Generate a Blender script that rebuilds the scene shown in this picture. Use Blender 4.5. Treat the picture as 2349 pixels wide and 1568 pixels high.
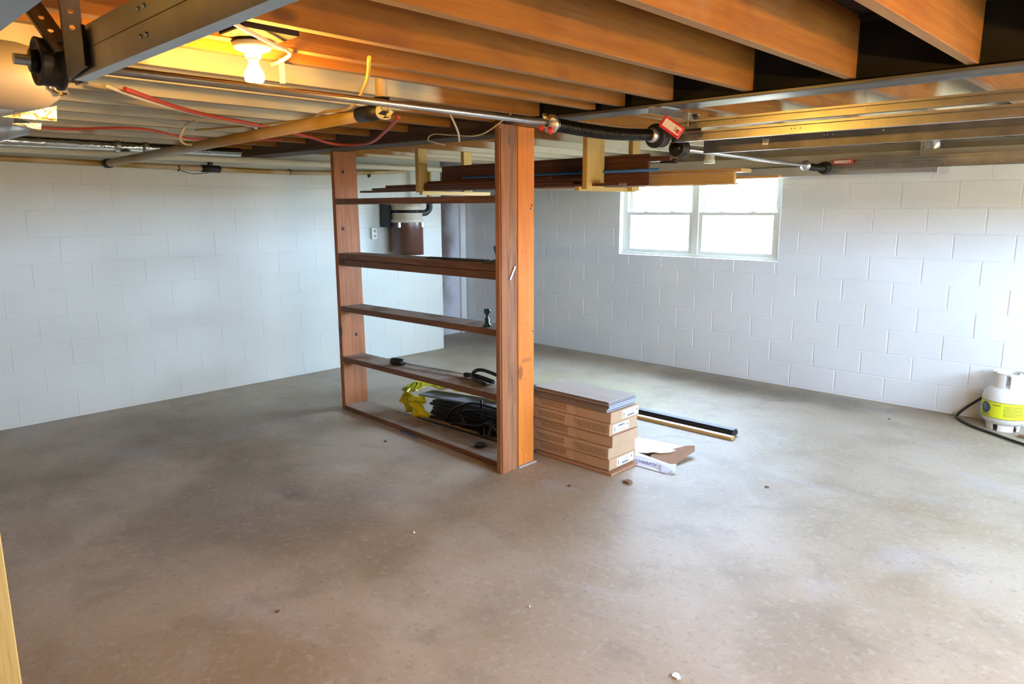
import bpy, bmesh, math, random
from mathutils import Vector, Matrix
random.seed(7)
S = bpy.context.scene
C = S.collection
for o in list(bpy.data.objects): bpy.data.objects.remove(o)

# ---------------------------------------------------------------- camera
cam = bpy.data.cameras.new('camera'); cam.sensor_width = 36; cam.lens = 1639.57*36/2349
co = bpy.data.objects.new('camera', cam); C.objects.link(co); S.camera = co
PITCH, ROLL, YAW, H = 0.185415727, -0.00329563, -0.765695426, 1.65
fw = Vector((math.sin(YAW)*math.cos(PITCH), math.cos(YAW)*math.cos(PITCH), -math.sin(PITCH)))
rt = Vector((math.cos(YAW), -math.sin(YAW), 0)); up = rt.cross(fw)
r2 = math.cos(ROLL)*rt + math.sin(ROLL)*up; u2 = -math.sin(ROLL)*rt + math.cos(ROLL)*up
m = Matrix((r2, u2, -fw)).transposed().to_4x4(); m.translation = (0, 0, H); co.matrix_world = m
cam.clip_start = 0.02; cam.clip_end = 300

# ---------------------------------------------------------------- light
S.view_settings.view_transform = 'Standard'; S.view_settings.look = 'None'
S.view_settings.gamma = 1; S.view_settings.use_curve_mapping = False
S.view_settings.exposure = 0.12
w = bpy.data.worlds.new('sky'); S.world = w; w.use_nodes = True
bg = w.node_tree.nodes['Background']; bg.inputs[0].default_value = (0.52, 0.72, 1.0, 1); bg.inputs[1].default_value = 85.0
sun = bpy.data.lights.new('sun', 'SUN'); sun.energy = 80; sun.angle = 0.01; sun.color = (1, 0.86, 0.66)
so = bpy.data.objects.new('sun', sun); C.objects.link(so)
so.rotation_euler = Vector((0.06, -0.75, 0.85)).to_track_quat('Z', 'Y').to_euler()
def portal(loc, rot, sx, sy):
    l = bpy.data.lights.new('daylight_portal', 'AREA'); l.shape = 'RECTANGLE'; l.size = sx; l.size_y = sy
    l.cycles.is_portal = True
    o = bpy.data.objects.new('daylight_portal', l); C.objects.link(o); o.location = loc; o.rotation_euler = rot
DOORX, DOORZ, PZ0, PZ1 = 1.15, 2.02, 1.08, 1.58
portal((DOORX+.12, 2.52, (PZ0+PZ1)/2), (0, math.radians(90), 0), PZ1-PZ0, 1.3)
portal((DOORX+.12, 4.85, (PZ0+PZ1)/2), (0, math.radians(90), 0), PZ1-PZ0, 2.5)
portal((-3.71, 6.62, 1.54), (math.radians(-90), 0, 0), 1.78, 0.8)

# ---------------------------------------------------------------- node materials
def mat(name, col, rough=0.7, metal=0.0, **k):
    """k: var(2nd colour), scale(x,y,z), vamt, bump, bscale, emit, detail"""
    mt = bpy.data.materials.new(name); mt.use_nodes = True; nt = mt.node_tree; n = nt.nodes; L = nt.links
    b = n['Principled BSDF']; b.inputs['Base Color'].default_value = (*col, 1)
    b.inputs['Roughness'].default_value = rough; b.inputs['Metallic'].default_value = metal
    if 'trans' in k: b.inputs['Transmission Weight'].default_value = k['trans']
    if 'spec' in k: b.inputs['Specular IOR Level'].default_value = k['spec']
    if 'emit' in k:
        b.inputs['Emission Color'].default_value = (*k['ecol'], 1); b.inputs['Emission Strength'].default_value = k['emit']
    tc = n.new('ShaderNodeTexCoord'); mp = n.new('ShaderNodeMapping'); gm = n.new('ShaderNodeNewGeometry'); L.new(gm.outputs['Position'] if k.get('world') else tc.outputs['Object'], mp.inputs[0])
    mp.inputs['Scale'].default_value = k.get('scale', (1, 1, 1))
    if k.get('rand'):
        oi = n.new('ShaderNodeObjectInfo'); ml = n.new('ShaderNodeMath'); ml.operation = 'MULTIPLY'; ml.inputs[1].default_value = 37.0
        L.new(oi.outputs['Random'], ml.inputs[0]); L.new(ml.outputs[0], mp.inputs['Location'])
    if 'var' in k:
        ns = n.new('ShaderNodeTexNoise'); ns.inputs['Scale'].default_value = k.get('nscale', 4); ns.inputs['Detail'].default_value = k.get('detail', 6)
        ns.inputs['Distortion'].default_value = k.get('dist', 0.4)
        L.new(mp.outputs[0], ns.inputs[0])
        rp = n.new('ShaderNodeValToRGB'); rp.color_ramp.elements[0].position = k.get('lo', .35); rp.color_ramp.elements[1].position = k.get('hi', .65)
        rp.color_ramp.elements[0].color = (*col, 1); rp.color_ramp.elements[1].color = (*k['var'], 1)
        L.new(ns.outputs[0], rp.inputs[0]); L.new(rp.outputs[0], b.inputs['Base Color'])
        mt['ramp'] = rp.name
    if 'bump' in k:
        n2 = n.new('ShaderNodeTexNoise'); n2.inputs['Scale'].default_value = k.get('bscale', 60); n2.inputs['Detail'].default_value = 5
        L.new(mp.outputs[0], n2.inputs[0]); bp = n.new('ShaderNodeBump'); bp.inputs['Strength'].default_value = k['bump']; bp.inputs['Distance'].default_value = 0.01
        L.new(n2.outputs[0], bp.inputs['Height']); L.new(bp.outputs[0], b.inputs['Normal'])
    return mt

def add_layer(mt, col, fac_nodes):
    """mix another colour over the base colour; fac_nodes(nt, coord_socket) -> factor socket"""
    nt = mt.node_tree; b = nt.nodes['Principled BSDF']; L = nt.links
    tc = nt.nodes.new('ShaderNodeNewGeometry')
    f = fac_nodes(nt, tc.outputs['Position'])
    mx = nt.nodes.new('ShaderNodeMix'); mx.data_type = 'RGBA'
    src = b.inputs['Base Color'].links[0].from_socket if b.inputs['Base Color'].links else None
    if src: L.new(src, mx.inputs[6])
    else: mx.inputs[6].default_value = b.inputs['Base Color'].default_value
    mx.inputs[7].default_value = (*col, 1); L.new(f, mx.inputs[0]); L.new(mx.outputs[2], b.inputs['Base Color'])
def noise(nt, pos, scale, lo, hi, vec=(1, 1, 1), amt=1.0, detail=6, dist=0.6):
    mp = nt.nodes.new('ShaderNodeMapping'); mp.inputs['Scale'].default_value = vec; nt.links.new(pos, mp.inputs[0])
    ns = nt.nodes.new('ShaderNodeTexNoise'); ns.inputs['Scale'].default_value = scale; ns.inputs['Detail'].default_value = detail; ns.inputs['Distortion'].default_value = dist
    nt.links.new(mp.outputs[0], ns.inputs[0])
    mr = nt.nodes.new('ShaderNodeMapRange'); mr.interpolation_type = 'SMOOTHSTEP'
    mr.inputs[1].default_value = lo; mr.inputs[2].default_value = hi; mr.inputs[4].default_value = amt
    nt.links.new(ns.outputs[0], mr.inputs[0]); return mr.outputs[0]
def blob(nt, pos, c, r, amt, wob=0.35):
    """soft irregular patch centred at c with radii r"""
    ns = nt.nodes.new('ShaderNodeTexNoise'); ns.inputs['Scale'].default_value = 2.3; ns.inputs['Detail'].default_value = 6; nt.links.new(pos, ns.inputs[0])
    sb = nt.nodes.new('ShaderNodeVectorMath'); sb.operation = 'SUBTRACT'; sb.inputs[1].default_value = c; nt.links.new(pos, sb.inputs[0])
    dv = nt.nodes.new('ShaderNodeVectorMath'); dv.operation = 'DIVIDE'; dv.inputs[1].default_value = r; nt.links.new(sb.outputs[0], dv.inputs[0])
    ln = nt.nodes.new('ShaderNodeVectorMath'); ln.operation = 'LENGTH'; nt.links.new(dv.outputs[0], ln.inputs[0])
    ma = nt.nodes.new('ShaderNodeMath'); ma.operation = 'MULTIPLY_ADD'; ma.inputs[1].default_value = wob*6; ma.inputs[2].default_value = -wob*3; nt.links.new(ns.outputs[0], ma.inputs[0])
    ad = nt.nodes.new('ShaderNodeMath'); ad.operation = 'ADD'; nt.links.new(ln.outputs['Value'], ad.inputs[0]); nt.links.new(ma.outputs[0], ad.inputs[1])
    mr = nt.nodes.new('ShaderNodeMapRange'); mr.interpolation_type = 'SMOOTHSTEP'
    mr.inputs[1].default_value = 1.25; mr.inputs[2].default_value = 0.35; mr.inputs[4].default_value = amt
    nt.links.new(ad.outputs[0], mr.inputs[0]); return mr.outputs[0]

M = {}
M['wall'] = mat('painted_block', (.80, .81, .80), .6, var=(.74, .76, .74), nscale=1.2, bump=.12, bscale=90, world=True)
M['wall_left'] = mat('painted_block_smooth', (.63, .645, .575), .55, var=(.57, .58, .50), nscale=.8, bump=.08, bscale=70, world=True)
M['bare_wall'] = mat('bare_block', (.36, .33, .28), .8, var=(.30, .27, .23), nscale=2, world=True)
M['door_paint'] = mat('door_paint', (.45, .36, .26), .5)
M['dark_side'] = mat('shaded_stained_paint', (.60, .62, .66), .7, bump=.1)
add_layer(M['dark_side'], (.10, .05, .03), lambda nt, p: blob(nt, p, (-7.1, 5.9, 1.3), (1, .36, 1.6), .9, .25))  # brown shadow and stain painted into the recess wall colour
# concrete
fl = M['floor'] = mat('concrete', (.33, .25, .16), .60, var=(.47, .395, .305), nscale=1.1, detail=10, lo=.3, hi=.72, bump=.06, bscale=45)
add_layer(fl, (.25, .175, .10), lambda nt, p: noise(nt, p, .9, .48, .72, (1, 1, 1), .55))
add_layer(fl, (.43, .40, .40), lambda nt, p: noise(nt, p, 1.7, .55, .75, (1, 1.6, 1), .5))
add_layer(fl, (.20, .17, .14), lambda nt, p: noise(nt, p, 14, .62, .8, (1, 1, 1), .35))
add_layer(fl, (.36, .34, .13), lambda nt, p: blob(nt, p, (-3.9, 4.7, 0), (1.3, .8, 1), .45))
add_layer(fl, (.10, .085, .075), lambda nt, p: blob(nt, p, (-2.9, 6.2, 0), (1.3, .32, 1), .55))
add_layer(fl, (.11, .10, .09), lambda nt, p: blob(nt, p, (-3.7, 1.7, 0), (.9, .8, 1), .33))
add_layer(fl, (.12, .10, .08), lambda nt, p: blob(nt, p, (-5.4, 2.2, 0), (.9, 1.3, 1), .25))
add_layer(fl, (.07, .06, .055), lambda nt, p: blob(nt, p, (-3.65, 1.95, 0), (.22, .16, 1), .55))
add_layer(fl, (.22, .16, .10), lambda nt, p: blob(nt, p, (-.9, 2.6, 0), (.35, .45, 1), .4))
add_layer(fl, (.17, .13, .10), lambda nt, p: noise(nt, p, 3.2, .50, .72, (1, 1.3, 1), .26, 9))
add_layer(fl, (.50, .47, .44), lambda nt, p: noise(nt, p, 30, .52, .72, (1, 1, 1), .30, 8))
add_layer(fl, (.14, .11, .09), lambda nt, p: noise(nt, p, 38, .56, .72, (1, 1.2, 1), .30, 8))
add_layer(fl, (.09, .08, .07), lambda nt, p: noise(nt, p, 60, .70, .78, (1, 1, 1), .55, 2))
WOODS = {}
def wood(name, a, b, axis, rough=.65, tight=1.0):
    sc = [9*tight]*3; sc[axis] = .55*tight
    mt = mat(name, a, rough, var=b, scale=tuple(sc), nscale=2.2, detail=8, dist=1.6, lo=.3, hi=.72, bump=.25, bscale=9, rand=True)
    # knots
    def kn(nt, p):
        tc = nt.nodes.new('ShaderNodeTexCoord'); mp = nt.nodes.new('ShaderNodeMapping'); s = [2.6]*3; s[axis] = 1.1
        mp.inputs['Scale'].default_value = s; nt.links.new(tc.outputs['Object'], mp.inputs[0])
        v = nt.nodes.new('ShaderNodeTexVoronoi'); v.inputs['Scale'].default_value = 1.6; nt.links.new(mp.outputs[0], v.inputs[0])
        mr = nt.nodes.new('ShaderNodeMapRange'); mr.interpolation_type = 'SMOOTHSTEP'
        mr.inputs[1].default_value = .12; mr.inputs[2].default_value = .05; mr.inputs[4].default_value = .75
        nt.links.new(v.outputs['Distance'], mr.inputs[0]); return mr.outputs[0]
    add_layer(mt, tuple(c*.3 for c in a), kn)
    return mt
M['joist'] = wood('joist_wood', (.26, .088, .006), (.35, .135, .012), 1, .85)
def paintmask(nt, p):
    sx = nt.nodes.new('ShaderNodeSeparateXYZ'); nt.links.new(p, sx.inputs[0])
    ns = nt.nodes.new('ShaderNodeTexNoise'); ns.inputs['Scale'].default_value = 1.7; ns.inputs['Detail'].default_value = 3; nt.links.new(p, ns.inputs[0])
    def rng(sock, a, b):
        ad = nt.nodes.new('ShaderNodeMath'); ad.operation = 'MULTIPLY_ADD'; ad.inputs[1].default_value = .9; nt.links.new(ns.outputs[0], ad.inputs[0]); nt.links.new(sock, ad.inputs[2])
        mr = nt.nodes.new('ShaderNodeMapRange'); mr.interpolation_type = 'SMOOTHSTEP'; mr.inputs[1].default_value = a; mr.inputs[2].default_value = b
        nt.links.new(ad.outputs[0], mr.inputs[0]); return mr.outputs[0]
    a = rng(sx.outputs['Y'], 4.75, 4.95)          # far part of every bay is whitewashed
    b = rng(sx.outputs['X'], -2.1, -2.22)         # and so are the bays to the left ...
    c = rng(sx.outputs['Y'], 2.95, 2.75)          # ... up to a ragged edge short of the beam
    mlt = nt.nodes.new('ShaderNodeMath'); mlt.operation = 'MULTIPLY'; nt.links.new(b, mlt.inputs[0]); nt.links.new(c, mlt.inputs[1])
    mx = nt.nodes.new('ShaderNodeMath'); mx.operation = 'MAXIMUM'; nt.links.new(a, mx.inputs[0]); nt.links.new(mlt.outputs[0], mx.inputs[1])
    ml = nt.nodes.new('ShaderNodeMath'); ml.operation = 'MULTIPLY'; ml.inputs[1].default_value = .93; nt.links.new(mx.outputs[0], ml.inputs[0])
    return ml.outputs[0]
add_layer(M['joist'], (.17, .05, .012), lambda nt, p: noise(nt, p, 2.2, .50, .78, (1, 1, 1.6), .60, 8, 1.5))
add_layer(M['joist'], (.38, .20, .085), lambda nt, p: noise(nt, p, 1.1, .56, .70, (1.3, 1, 1), .45, 7, .8))
add_layer(M['joist'], (.66, .59, .42), paintmask)
add_layer(M['joist'], (.26, .12, .05), lambda nt, p: noise(nt, p, 1.7, .60, .74, (2.5, .7, 1), .60, 8, 1.2))
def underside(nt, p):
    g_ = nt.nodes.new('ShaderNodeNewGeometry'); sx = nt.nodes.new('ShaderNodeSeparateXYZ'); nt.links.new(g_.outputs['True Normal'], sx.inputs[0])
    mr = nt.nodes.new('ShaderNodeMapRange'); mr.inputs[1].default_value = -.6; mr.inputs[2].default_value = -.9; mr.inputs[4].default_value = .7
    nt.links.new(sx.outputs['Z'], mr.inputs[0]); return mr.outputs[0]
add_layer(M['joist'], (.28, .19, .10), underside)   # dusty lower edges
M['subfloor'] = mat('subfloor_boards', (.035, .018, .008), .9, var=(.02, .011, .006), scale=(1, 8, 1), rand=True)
M['post'] = wood('post_pine', (.62, .165, .012), (.72, .24, .03), 2, .6)
M['old2'] = wood('old_upright', (.17, .062, .022), (.46, .21, .085), 2)
M['oldx'] = wood('old_shelf_board', (.13, .055, .028), (.24, .115, .06), 0)
def topdust(nt, p):
    g_ = nt.nodes.new('ShaderNodeNewGeometry'); sx = nt.nodes.new('ShaderNodeSeparateXYZ'); nt.links.new(g_.outputs['True Normal'], sx.inputs[0])
    mr = nt.nodes.new('ShaderNodeMapRange'); mr.inputs[1].default_value = .6; mr.inputs[2].default_value = .9; mr.inputs[4].default_value = .85
    nt.links.new(sx.outputs['Z'], mr.inputs[0])
    n_ = noise(nt, p, 5, .25, .55, (1, 1, 1), 1.0)
    ml = nt.nodes.new('ShaderNodeMath'); ml.operation = 'MULTIPLY'; nt.links.new(mr.outputs[0], ml.inputs[0]); nt.links.new(n_, ml.inputs[1]); return ml.outputs[0]
add_layer(M['oldx'], (.36, .30, .235), topdust)   # dust lying on the boards
M['oldz'] = wood('old_stud', (.27, .095, .03), (.42, .165, .055), 2)
M['beam'] = wood('dark_beam', (.055, .028, .014), (.11, .06, .03), 0, .8)
M['yellow_wood'] = wood('new_pine_stud', (.56, .36, .09), (.66, .46, .15), 2)
M['yellow_y'] = wood('new_pine_cross', (.56, .38, .12), (.66, .48, .18), 1)
M['stain_x'] = wood('stained_trim', (.085, .026, .010), (.14, .045, .018), 0, .55)
M['tan_x'] = wood('tan_board', (.50, .30, .09), (.60, .38, .14), 0, .5)
M['dusty'] = mat('dusty_top', (.40, .34, .29), .9, var=(.33, .26, .20), nscale=6)
M['galv'] = mat('galvanised_steel', (.52, .52, .50), .33, .95, var=(.42, .42, .41), nscale=9, bump=.03, bscale=30)
M['galv_bright'] = mat('bright_galvanised', (.72, .74, .76), .28, .9)
M['dull_steel'] = mat('dull_steel', (.16, .155, .14), .45, .85, var=(.25, .24, .22), nscale=7)
M['beam_steel'] = mat('dark_steel', (.10, .105, .11), .42, .8, var=(.22, .23, .24), scale=(.6, 8, 8), nscale=3)
M['black_metal'] = mat('oiled_black_steel', (.018, .018, .016), .3, .6)
M['cast'] = mat('cast_drum', (.05, .045, .04), .5, .6)
M['alu'] = mat('cast_aluminium', (.62, .60, .55), .4, .9)
M['red'] = mat('red_plastic', (.62, .02, .02), .4)
M['red_cable'] = mat('red_cable', (.55, .07, .03), .5)
M['white_print'] = mat('white_label', (.80, .80, .80), .6)
M['cream_print'] = mat('cream_label', (.70, .62, .50), .6)
M['ink'] = mat('print_ink', (.03, .025, .03), .7)
M['brown_ink'] = mat('brown_print_ink', (.15, .08, .05), .8)
M['grey_ink'] = mat('grey_print', (.35, .35, .34), .7)
M['card'] = mat('cardboard', (.50, .34, .21), .85, var=(.44, .29, .17), nscale=3, bump=.05)
M['card_tape'] = mat('packing_tape', (.48, .34, .23), .35)
M['card_in'] = mat('cardboard_inside', (.36, .19, .10), .9)
M['card_white'] = mat('white_cardboard', (.82, .80, .74), .4)
M['card_lilac'] = mat('white_cardboard_edge', (.70, .72, .86), .5)
M['violet_ink'] = mat('violet_ink', (.10, .08, .22), .6)
M['plank_top'] = mat('vinyl_tile', (.50, .42, .33), .8, var=(.43, .37, .30), nscale=2, scale=(1, 6, 6))
M['plank_edge'] = mat('vinyl_tile_edge', (.34, .37, .42), .5)
M['plank_side'] = mat('vinyl_tile_side', (.17, .12, .095), .7)
M['dark_plank'] = mat('dark_laminate', (.035, .035, .04), .35, var=(.02, .02, .022), nscale=5)
M['grey_board'] = mat('grey_board', (.22, .225, .23), .6)
M['yellow_bag'] = mat('yellow_plastic', (.72, .66, .01), .35, var=(.62, .56, .02), nscale=9)
M['blue_pl'] = mat('blue_plastic', (.03, .13, .34), .4)
M['teal'] = mat('teal_plastic', (.015, .12, .19), .35)
M['black_pl'] = mat('black_rubber', (.012, .012, .013), .5)
M['dark_grey'] = mat('dark_grey_metal', (.09, .11, .11), .4, .4)
M['pipe'] = mat('stained_drain_pipe', (.34, .21, .04), .4, var=(.46, .33, .17), scale=(1, 1, 1), nscale=1.6, lo=.45, hi=.55, detail=2)
M['white_pipe'] = mat('white_plastic_pipe', (.74, .72, .62), .4)
M['cream_pipe'] = mat('painted_pipe', (.62, .58, .42), .5)
M['wire'] = mat('cream_cable', (.70, .60, .38), .5)
M['wire_yellow'] = mat('yellow_cable', (.70, .45, .08), .45)
M['duct'] = mat('beige_duct', (.50, .42, .32), .5, .3, var=(.45, .38, .30), nscale=3)
M['duct_grey'] = mat('grey_duct', (.40, .43, .46), .35, .7, var=(.33, .36, .39), nscale=6)
M['foil'] = mat('crinkled_foil', (.85, .80, .68), .18, 1.0, bump=1.0, bscale=14)
M['porcelain'] = mat('white_porcelain', (.85, .83, .78), .3)
M['bulb'] = mat('lit_bulb', (1, .8, .5), .3, emit=1000, ecol=(1.0, .50, .07))
M['added_bulb'] = mat('added_lit_bulb', (1, .8, .5), .3, emit=2600, ecol=(1.0, .54, .12))
M['tank'] = mat('tank_paint', (.76, .74, .68), .35)
M['label_yellow'] = mat('yellow_label', (.72, .74, .02), .45)
M['navy'] = mat('navy_print', (.05, .10, .16), .5)
M['winframe'] = mat('white_vinyl_frame', (.82, .83, .76), .4)
M['gap'] = mat('black_gap', (.01, .01, .01), .9)
M['vac_brown'] = mat('brown_canister', (.09, .035, .022), .3)
M['vac_beige'] = mat('beige_plastic', (.50, .46, .34), .45)
M['ivory'] = mat('ivory_plastic', (.80, .78, .66), .4)
M['leaf'] = mat('dry_leaf', (.20, .10, .04), .8)
M['speck'] = mat('white_chip', (.8, .8, .8), .7)
M['mortar'] = mat('pale_mortar', (.42, .39, .36), .9)
M['cream_beam'] = mat('cream_painted_wood', (.48, .42, .30), .7, var=(.40, .34, .25), nscale=2)
M['drive'] = mat('driveway_concrete', (.34, .28, .20), .9, var=(.26, .23, .15), nscale=.5)
M['green'] = mat('sunlit_leaves', (.35, .50, .06), .6)
M['rope'] = mat('tan_string', (.65, .50, .32), .8)
g = bpy.data.materials.new('window_glass'); g.use_nodes = True; M['glass'] = g
nt = g.node_tree; nt.nodes.clear(); ou = nt.nodes.new('ShaderNodeOutputMaterial'); tr = nt.nodes.new('ShaderNodeBsdfTransparent'); gl = nt.nodes.new('ShaderNodeBsdfGlossy')
gl.inputs['Roughness'].default_value = .02; mx = nt.nodes.new('ShaderNodeMixShader'); mx.inputs[0].default_value = .06
nt.links.new(tr.outputs[0], mx.inputs[1]); nt.links.new(gl.outputs[0], mx.inputs[2]); nt.links.new(mx.outputs[0], ou.inputs[0])

# ---------------------------------------------------------------- mesh helpers
def B(): return bmesh.new()
def quadbox(bm, p, bev=0.0):
    """p: 8 points, bottom ring 0-3, top ring 4-7"""
    v = [bm.verts.new(q) for q in p]
    fs = [(0, 3, 2, 1), (4, 5, 6, 7), (0, 1, 5, 4), (1, 2, 6, 5), (2, 3, 7, 6), (3, 0, 4, 7)]
    f = [bm.faces.new([v[i] for i in a]) for a in fs]
    if bev:
        es = set(e for x in f for e in x.edges)
        bmesh.ops.bevel(bm, geom=list(es), offset=bev, segments=1, affect='EDGES', profile=.5)
    return bm
def box(bm, x0, x1, y0, y1, z0, z1, bev=0.0):
    if x0 > x1: x0, x1 = x1, x0
    if y0 > y1: y0, y1 = y1, y0
    return quadbox(bm, [(x0, y0, z0), (x1, y0, z0), (x1, y1, z0), (x0, y1, z0), (x0, y0, z1), (x1, y0, z1), (x1, y1, z1), (x0, y1, z1)], bev)
def bar(bm, a, b, wd, ht, bev=0.0, upv=(0, 0, 1)):
    a, b = Vector(a), Vector(b); d = (b-a).normalized(); u = Vector(upv); s = d.cross(u).normalized(); u = s.cross(d).normalized()
    q = []
    for uu in (-.5, .5):
        q += [a + s*wd*-.5 + u*ht*uu, a + s*wd*.5 + u*ht*uu, b + s*wd*.5 + u*ht*uu, b + s*wd*-.5 + u*ht*uu]
    quadbox(bm, q, bev); bm.normal_update(); return bm
def tube(bm, pts, r, n=10, caps=True, r1=None):
    pts = [Vector(p) for p in pts]; rings = []; prev = None
    for i, p in enumerate(pts):
        d = (pts[min(i+1, len(pts)-1)] - pts[max(i-1, 0)]).normalized()
        if prev is None:
            s = d.cross(Vector((0, 0, 1)) if abs(d.z) < .9 else Vector((1, 0, 0))).normalized()
        else: s = (prev - d*prev.dot(d)).normalized()
        prev = s; t = d.cross(s)
        rr = r if r1 is None else r + (r1-r)*i/(len(pts)-1)
        rings.append([bm.verts.new(p + (s*math.cos(a) + t*math.sin(a))*rr) for a in [2*math.pi*k/n for k in range(n)]])
    for A, Bq in zip(rings, rings[1:]):
        for k in range(n): 
            f = bm.faces.new((A[k], A[(k+1) % n], Bq[(k+1) % n], Bq[k])); f.smooth = True
    if caps: bm.faces.new(rings[0][::-1]); bm.faces.new(rings[-1])
    return bm
def lathe(bm, prof, c, axis, n=28):
    """prof: (radius, height along axis)"""
    ax = Vector(axis).normalized(); s = ax.cross(Vector((0, 0, 1)) if abs(ax.z) < .9 else Vector((1, 0, 0))).normalized(); t = ax.cross(s); c = Vector(c)
    rings = []
    for r, h in prof:
        rings.append([bm.verts.new(c + ax*h + (s*math.cos(a) + t*math.sin(a))*max(r, 1e-4)) for a in [2*math.pi*k/n for k in range(n)]])
    for A, Q in zip(rings, rings[1:]):
        for k in range(n):
            f = bm.faces.new((A[k], A[(k+1) % n], Q[(k+1) % n], Q[k])); f.smooth = True
    bmesh.ops.recalc_face_normals(bm, faces=bm.faces[:]); return bm
def smooth_path(pts, k=6):
    pts = [Vector(p) for p in pts]; out = []
    for i in range(len(pts)-1):
        p0, p1, p2, p3 = pts[max(i-1, 0)], pts[i], pts[i+1], pts[min(i+2, len(pts)-1)]
        for j in range(k):
            t = j/k
            out.append(.5*((2*p1) + (p2-p0)*t + (2*p0-5*p1+4*p2-p3)*t*t + (3*p1-p0-3*p2+p3)*t**3))
    return out + [pts[-1]]
def wpos(o):
    v = Vector(o.location)
    while o.parent: o = o.parent; v += Vector(o.location)
    return v
def obj(name, bm, m_, parent=None, loc=None):
    """link ONE mesh object; mesh built in world coordinates"""
    if loc is None and parent is None: loc = (0, 0, 0)
    base = wpos(parent) if parent else Vector((0, 0, 0))
    off = Vector(loc) if loc is not None else base
    bmesh.ops.recalc_face_normals(bm, faces=bm.faces[:])
    bmesh.ops.translate(bm, verts=bm.verts[:], vec=-off)
    me = bpy.data.meshes.new(name); bm.to_mesh(me); bm.free()
    ms = m_ if isinstance(m_, (list, tuple)) else [m_]
    for q in ms: me.materials.append(M[q] if isinstance(q, str) else q)
    o = bpy.data.objects.new(name, me); C.objects.link(o)
    o.location = off - base
    if parent: o.parent = parent
    return o
def tag(o, label, cat, group=None):
    o['label'] = label; o['category'] = cat
    if group: o['group'] = group
    return o
def thing(name, label, cat, loc, group=None):
    o = bpy.data.objects.new(name, None); C.objects.link(o); o.location = loc; o.empty_display_size = .05
    return tag(o, label, cat, group)
def struct(name, bm, m_, parent=None):
    o = obj(name, bm, m_, parent)
    if not parent: o['kind'] = 'structure'
    return o
def bx(*a, bev=0.0): return box(B(), *a, bev=bev)
def text_mesh(name, s, size, m_, parent, mw, extr=.0004):
    cu = bpy.data.curves.new(name, 'FONT'); cu.body = s; cu.size = size; cu.extrude = extr; cu.align_x = 'CENTER'; cu.align_y = 'CENTER'
    t = bpy.data.objects.new('tmp', cu); C.objects.link(t)
    bpy.context.view_layer.update()
    me = bpy.data.meshes.new_from_object(t.evaluated_get(bpy.context.evaluated_depsgraph_get()))
    bpy.data.objects.remove(t); me.transform(mw); me.name = name
    bm = B(); bm.from_mesh(me); bpy.data.meshes.remove(me)
    return obj(name, bm, m_, parent)
def frame(o, xd, yd):
    x = Vector(xd).normalized(); y = Vector(yd).normalized(); z = x.cross(y)
    mm = Matrix((x, y, z)).transposed().to_4x4(); mm.translation = o; return mm

# ---------------------------------------------------------------- setting
YW, XL = 6.48, -6.42
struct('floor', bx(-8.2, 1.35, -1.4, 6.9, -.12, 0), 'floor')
gb = B(); box(gb, 1.35, 40, -40, 60, -.14, -.02); box(gb, -40, 1.35, 6.9, 60, -.14, -.02); box(gb, -40, 1.35, -40, -1.4, -.14, -.02); box(gb, -40, -8.2, -1.4, 6.9, -.14, -.02)
struct('ground', gb, 'drive')
# window opening
WX0, WX1, WZ0, WZ1 = -4.60, -2.825, 1.146, 1.96
def minus(r, h):
    x0, x1, z0, z1 = r; a, b, c, d = h
    if x1 <= a or x0 >= b or z1 <= c or z0 >= d: return [r]
    out = []
    if x0 < a: out.append((x0, a, z0, z1)); x0 = a
    if x1 > b: out.append((b, x1, z0, z1)); x1 = b
    if z0 < c: out.append((x0, x1, z0, c)); z0 = c
    if z1 > d: out.append((x0, x1, d, z1))
    return out
cache = {}
def block_wall(parent, axis, face, lo, hi, ztop, phase, gap, proud, m_, hole=None, inward=1, z0=.017, rec=.0):
    """running-bond blocks, each an object; axis 0: wall along X, axis 1: along Y"""
    row = 0; z = z0 - .2032
    while z < ztop:
        a = max(z, .0) + gap/2; b = min(z + .2032, ztop) - gap/2
        if b - a > .02:
            st = phase + (.2032 if row % 2 else 0)
            k0 = math.floor((lo - st)/.4064); s = st + k0*.4064
            while s < hi:
                c0, c1 = max(s, lo) + gap/2, min(s + .4064, hi) - gap/2
                s += .4064
                if c1 - c0 < .03: continue
                for r in (minus((c0, c1, a, b), hole) if hole else [(c0, c1, a, b)]):
                    if r[1]-r[0] < .02 or r[3]-r[2] < .012: continue
                    w_, h_ = r[1]-r[0], r[3]-r[2]; key = (parent.name, round(w_, 3), round(h_, 3))
                    if key not in cache:
                        bm = B()
                        if axis == 0: box(bm, -w_/2, w_/2, 0, .03, -h_/2, h_/2, bev=min(.0025, proud*.9))
                        else: box(bm, 0, -.03, -w_/2, w_/2, -h_/2, h_/2, bev=min(.0025, proud*.9))
                        me = bpy.data.meshes.new('block'); bm.to_mesh(me); bm.free(); me.materials.append(M[m_]); cache[key] = me
                    o = bpy.data.objects.new('block', cache[key]); C.objects.link(o); o.parent = parent
                    j = random.uniform(0, proud*.3)
                    if axis == 0: o.location = ((r[0]+r[1])/2, face + j, (r[2]+r[3])/2)
                    else: o.location = (face - j, (r[0]+r[1])/2, (r[2]+r[3])/2)
        z += .2032; row += 1
# window wall
wb = B(); f0 = YW + .004
box(wb, -8.2, WX0, f0, 6.7, 0, 2.4); box(wb, WX1, 1.35, f0, 6.7, 0, 2.4); box(wb, WX0, WX1, f0, 6.7, 0, WZ0); box(wb, WX0, WX1, f0, 6.7, WZ1, 2.4)
wall_b = struct('wall_back', wb, 'wall')
block_wall(wall_b, 0, YW, -7.1, 1.15, 2.14, -2.233+.2032, .009, .004, 'wall', (WX0-.001, WX1+.001, WZ0, WZ1), 1)
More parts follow.
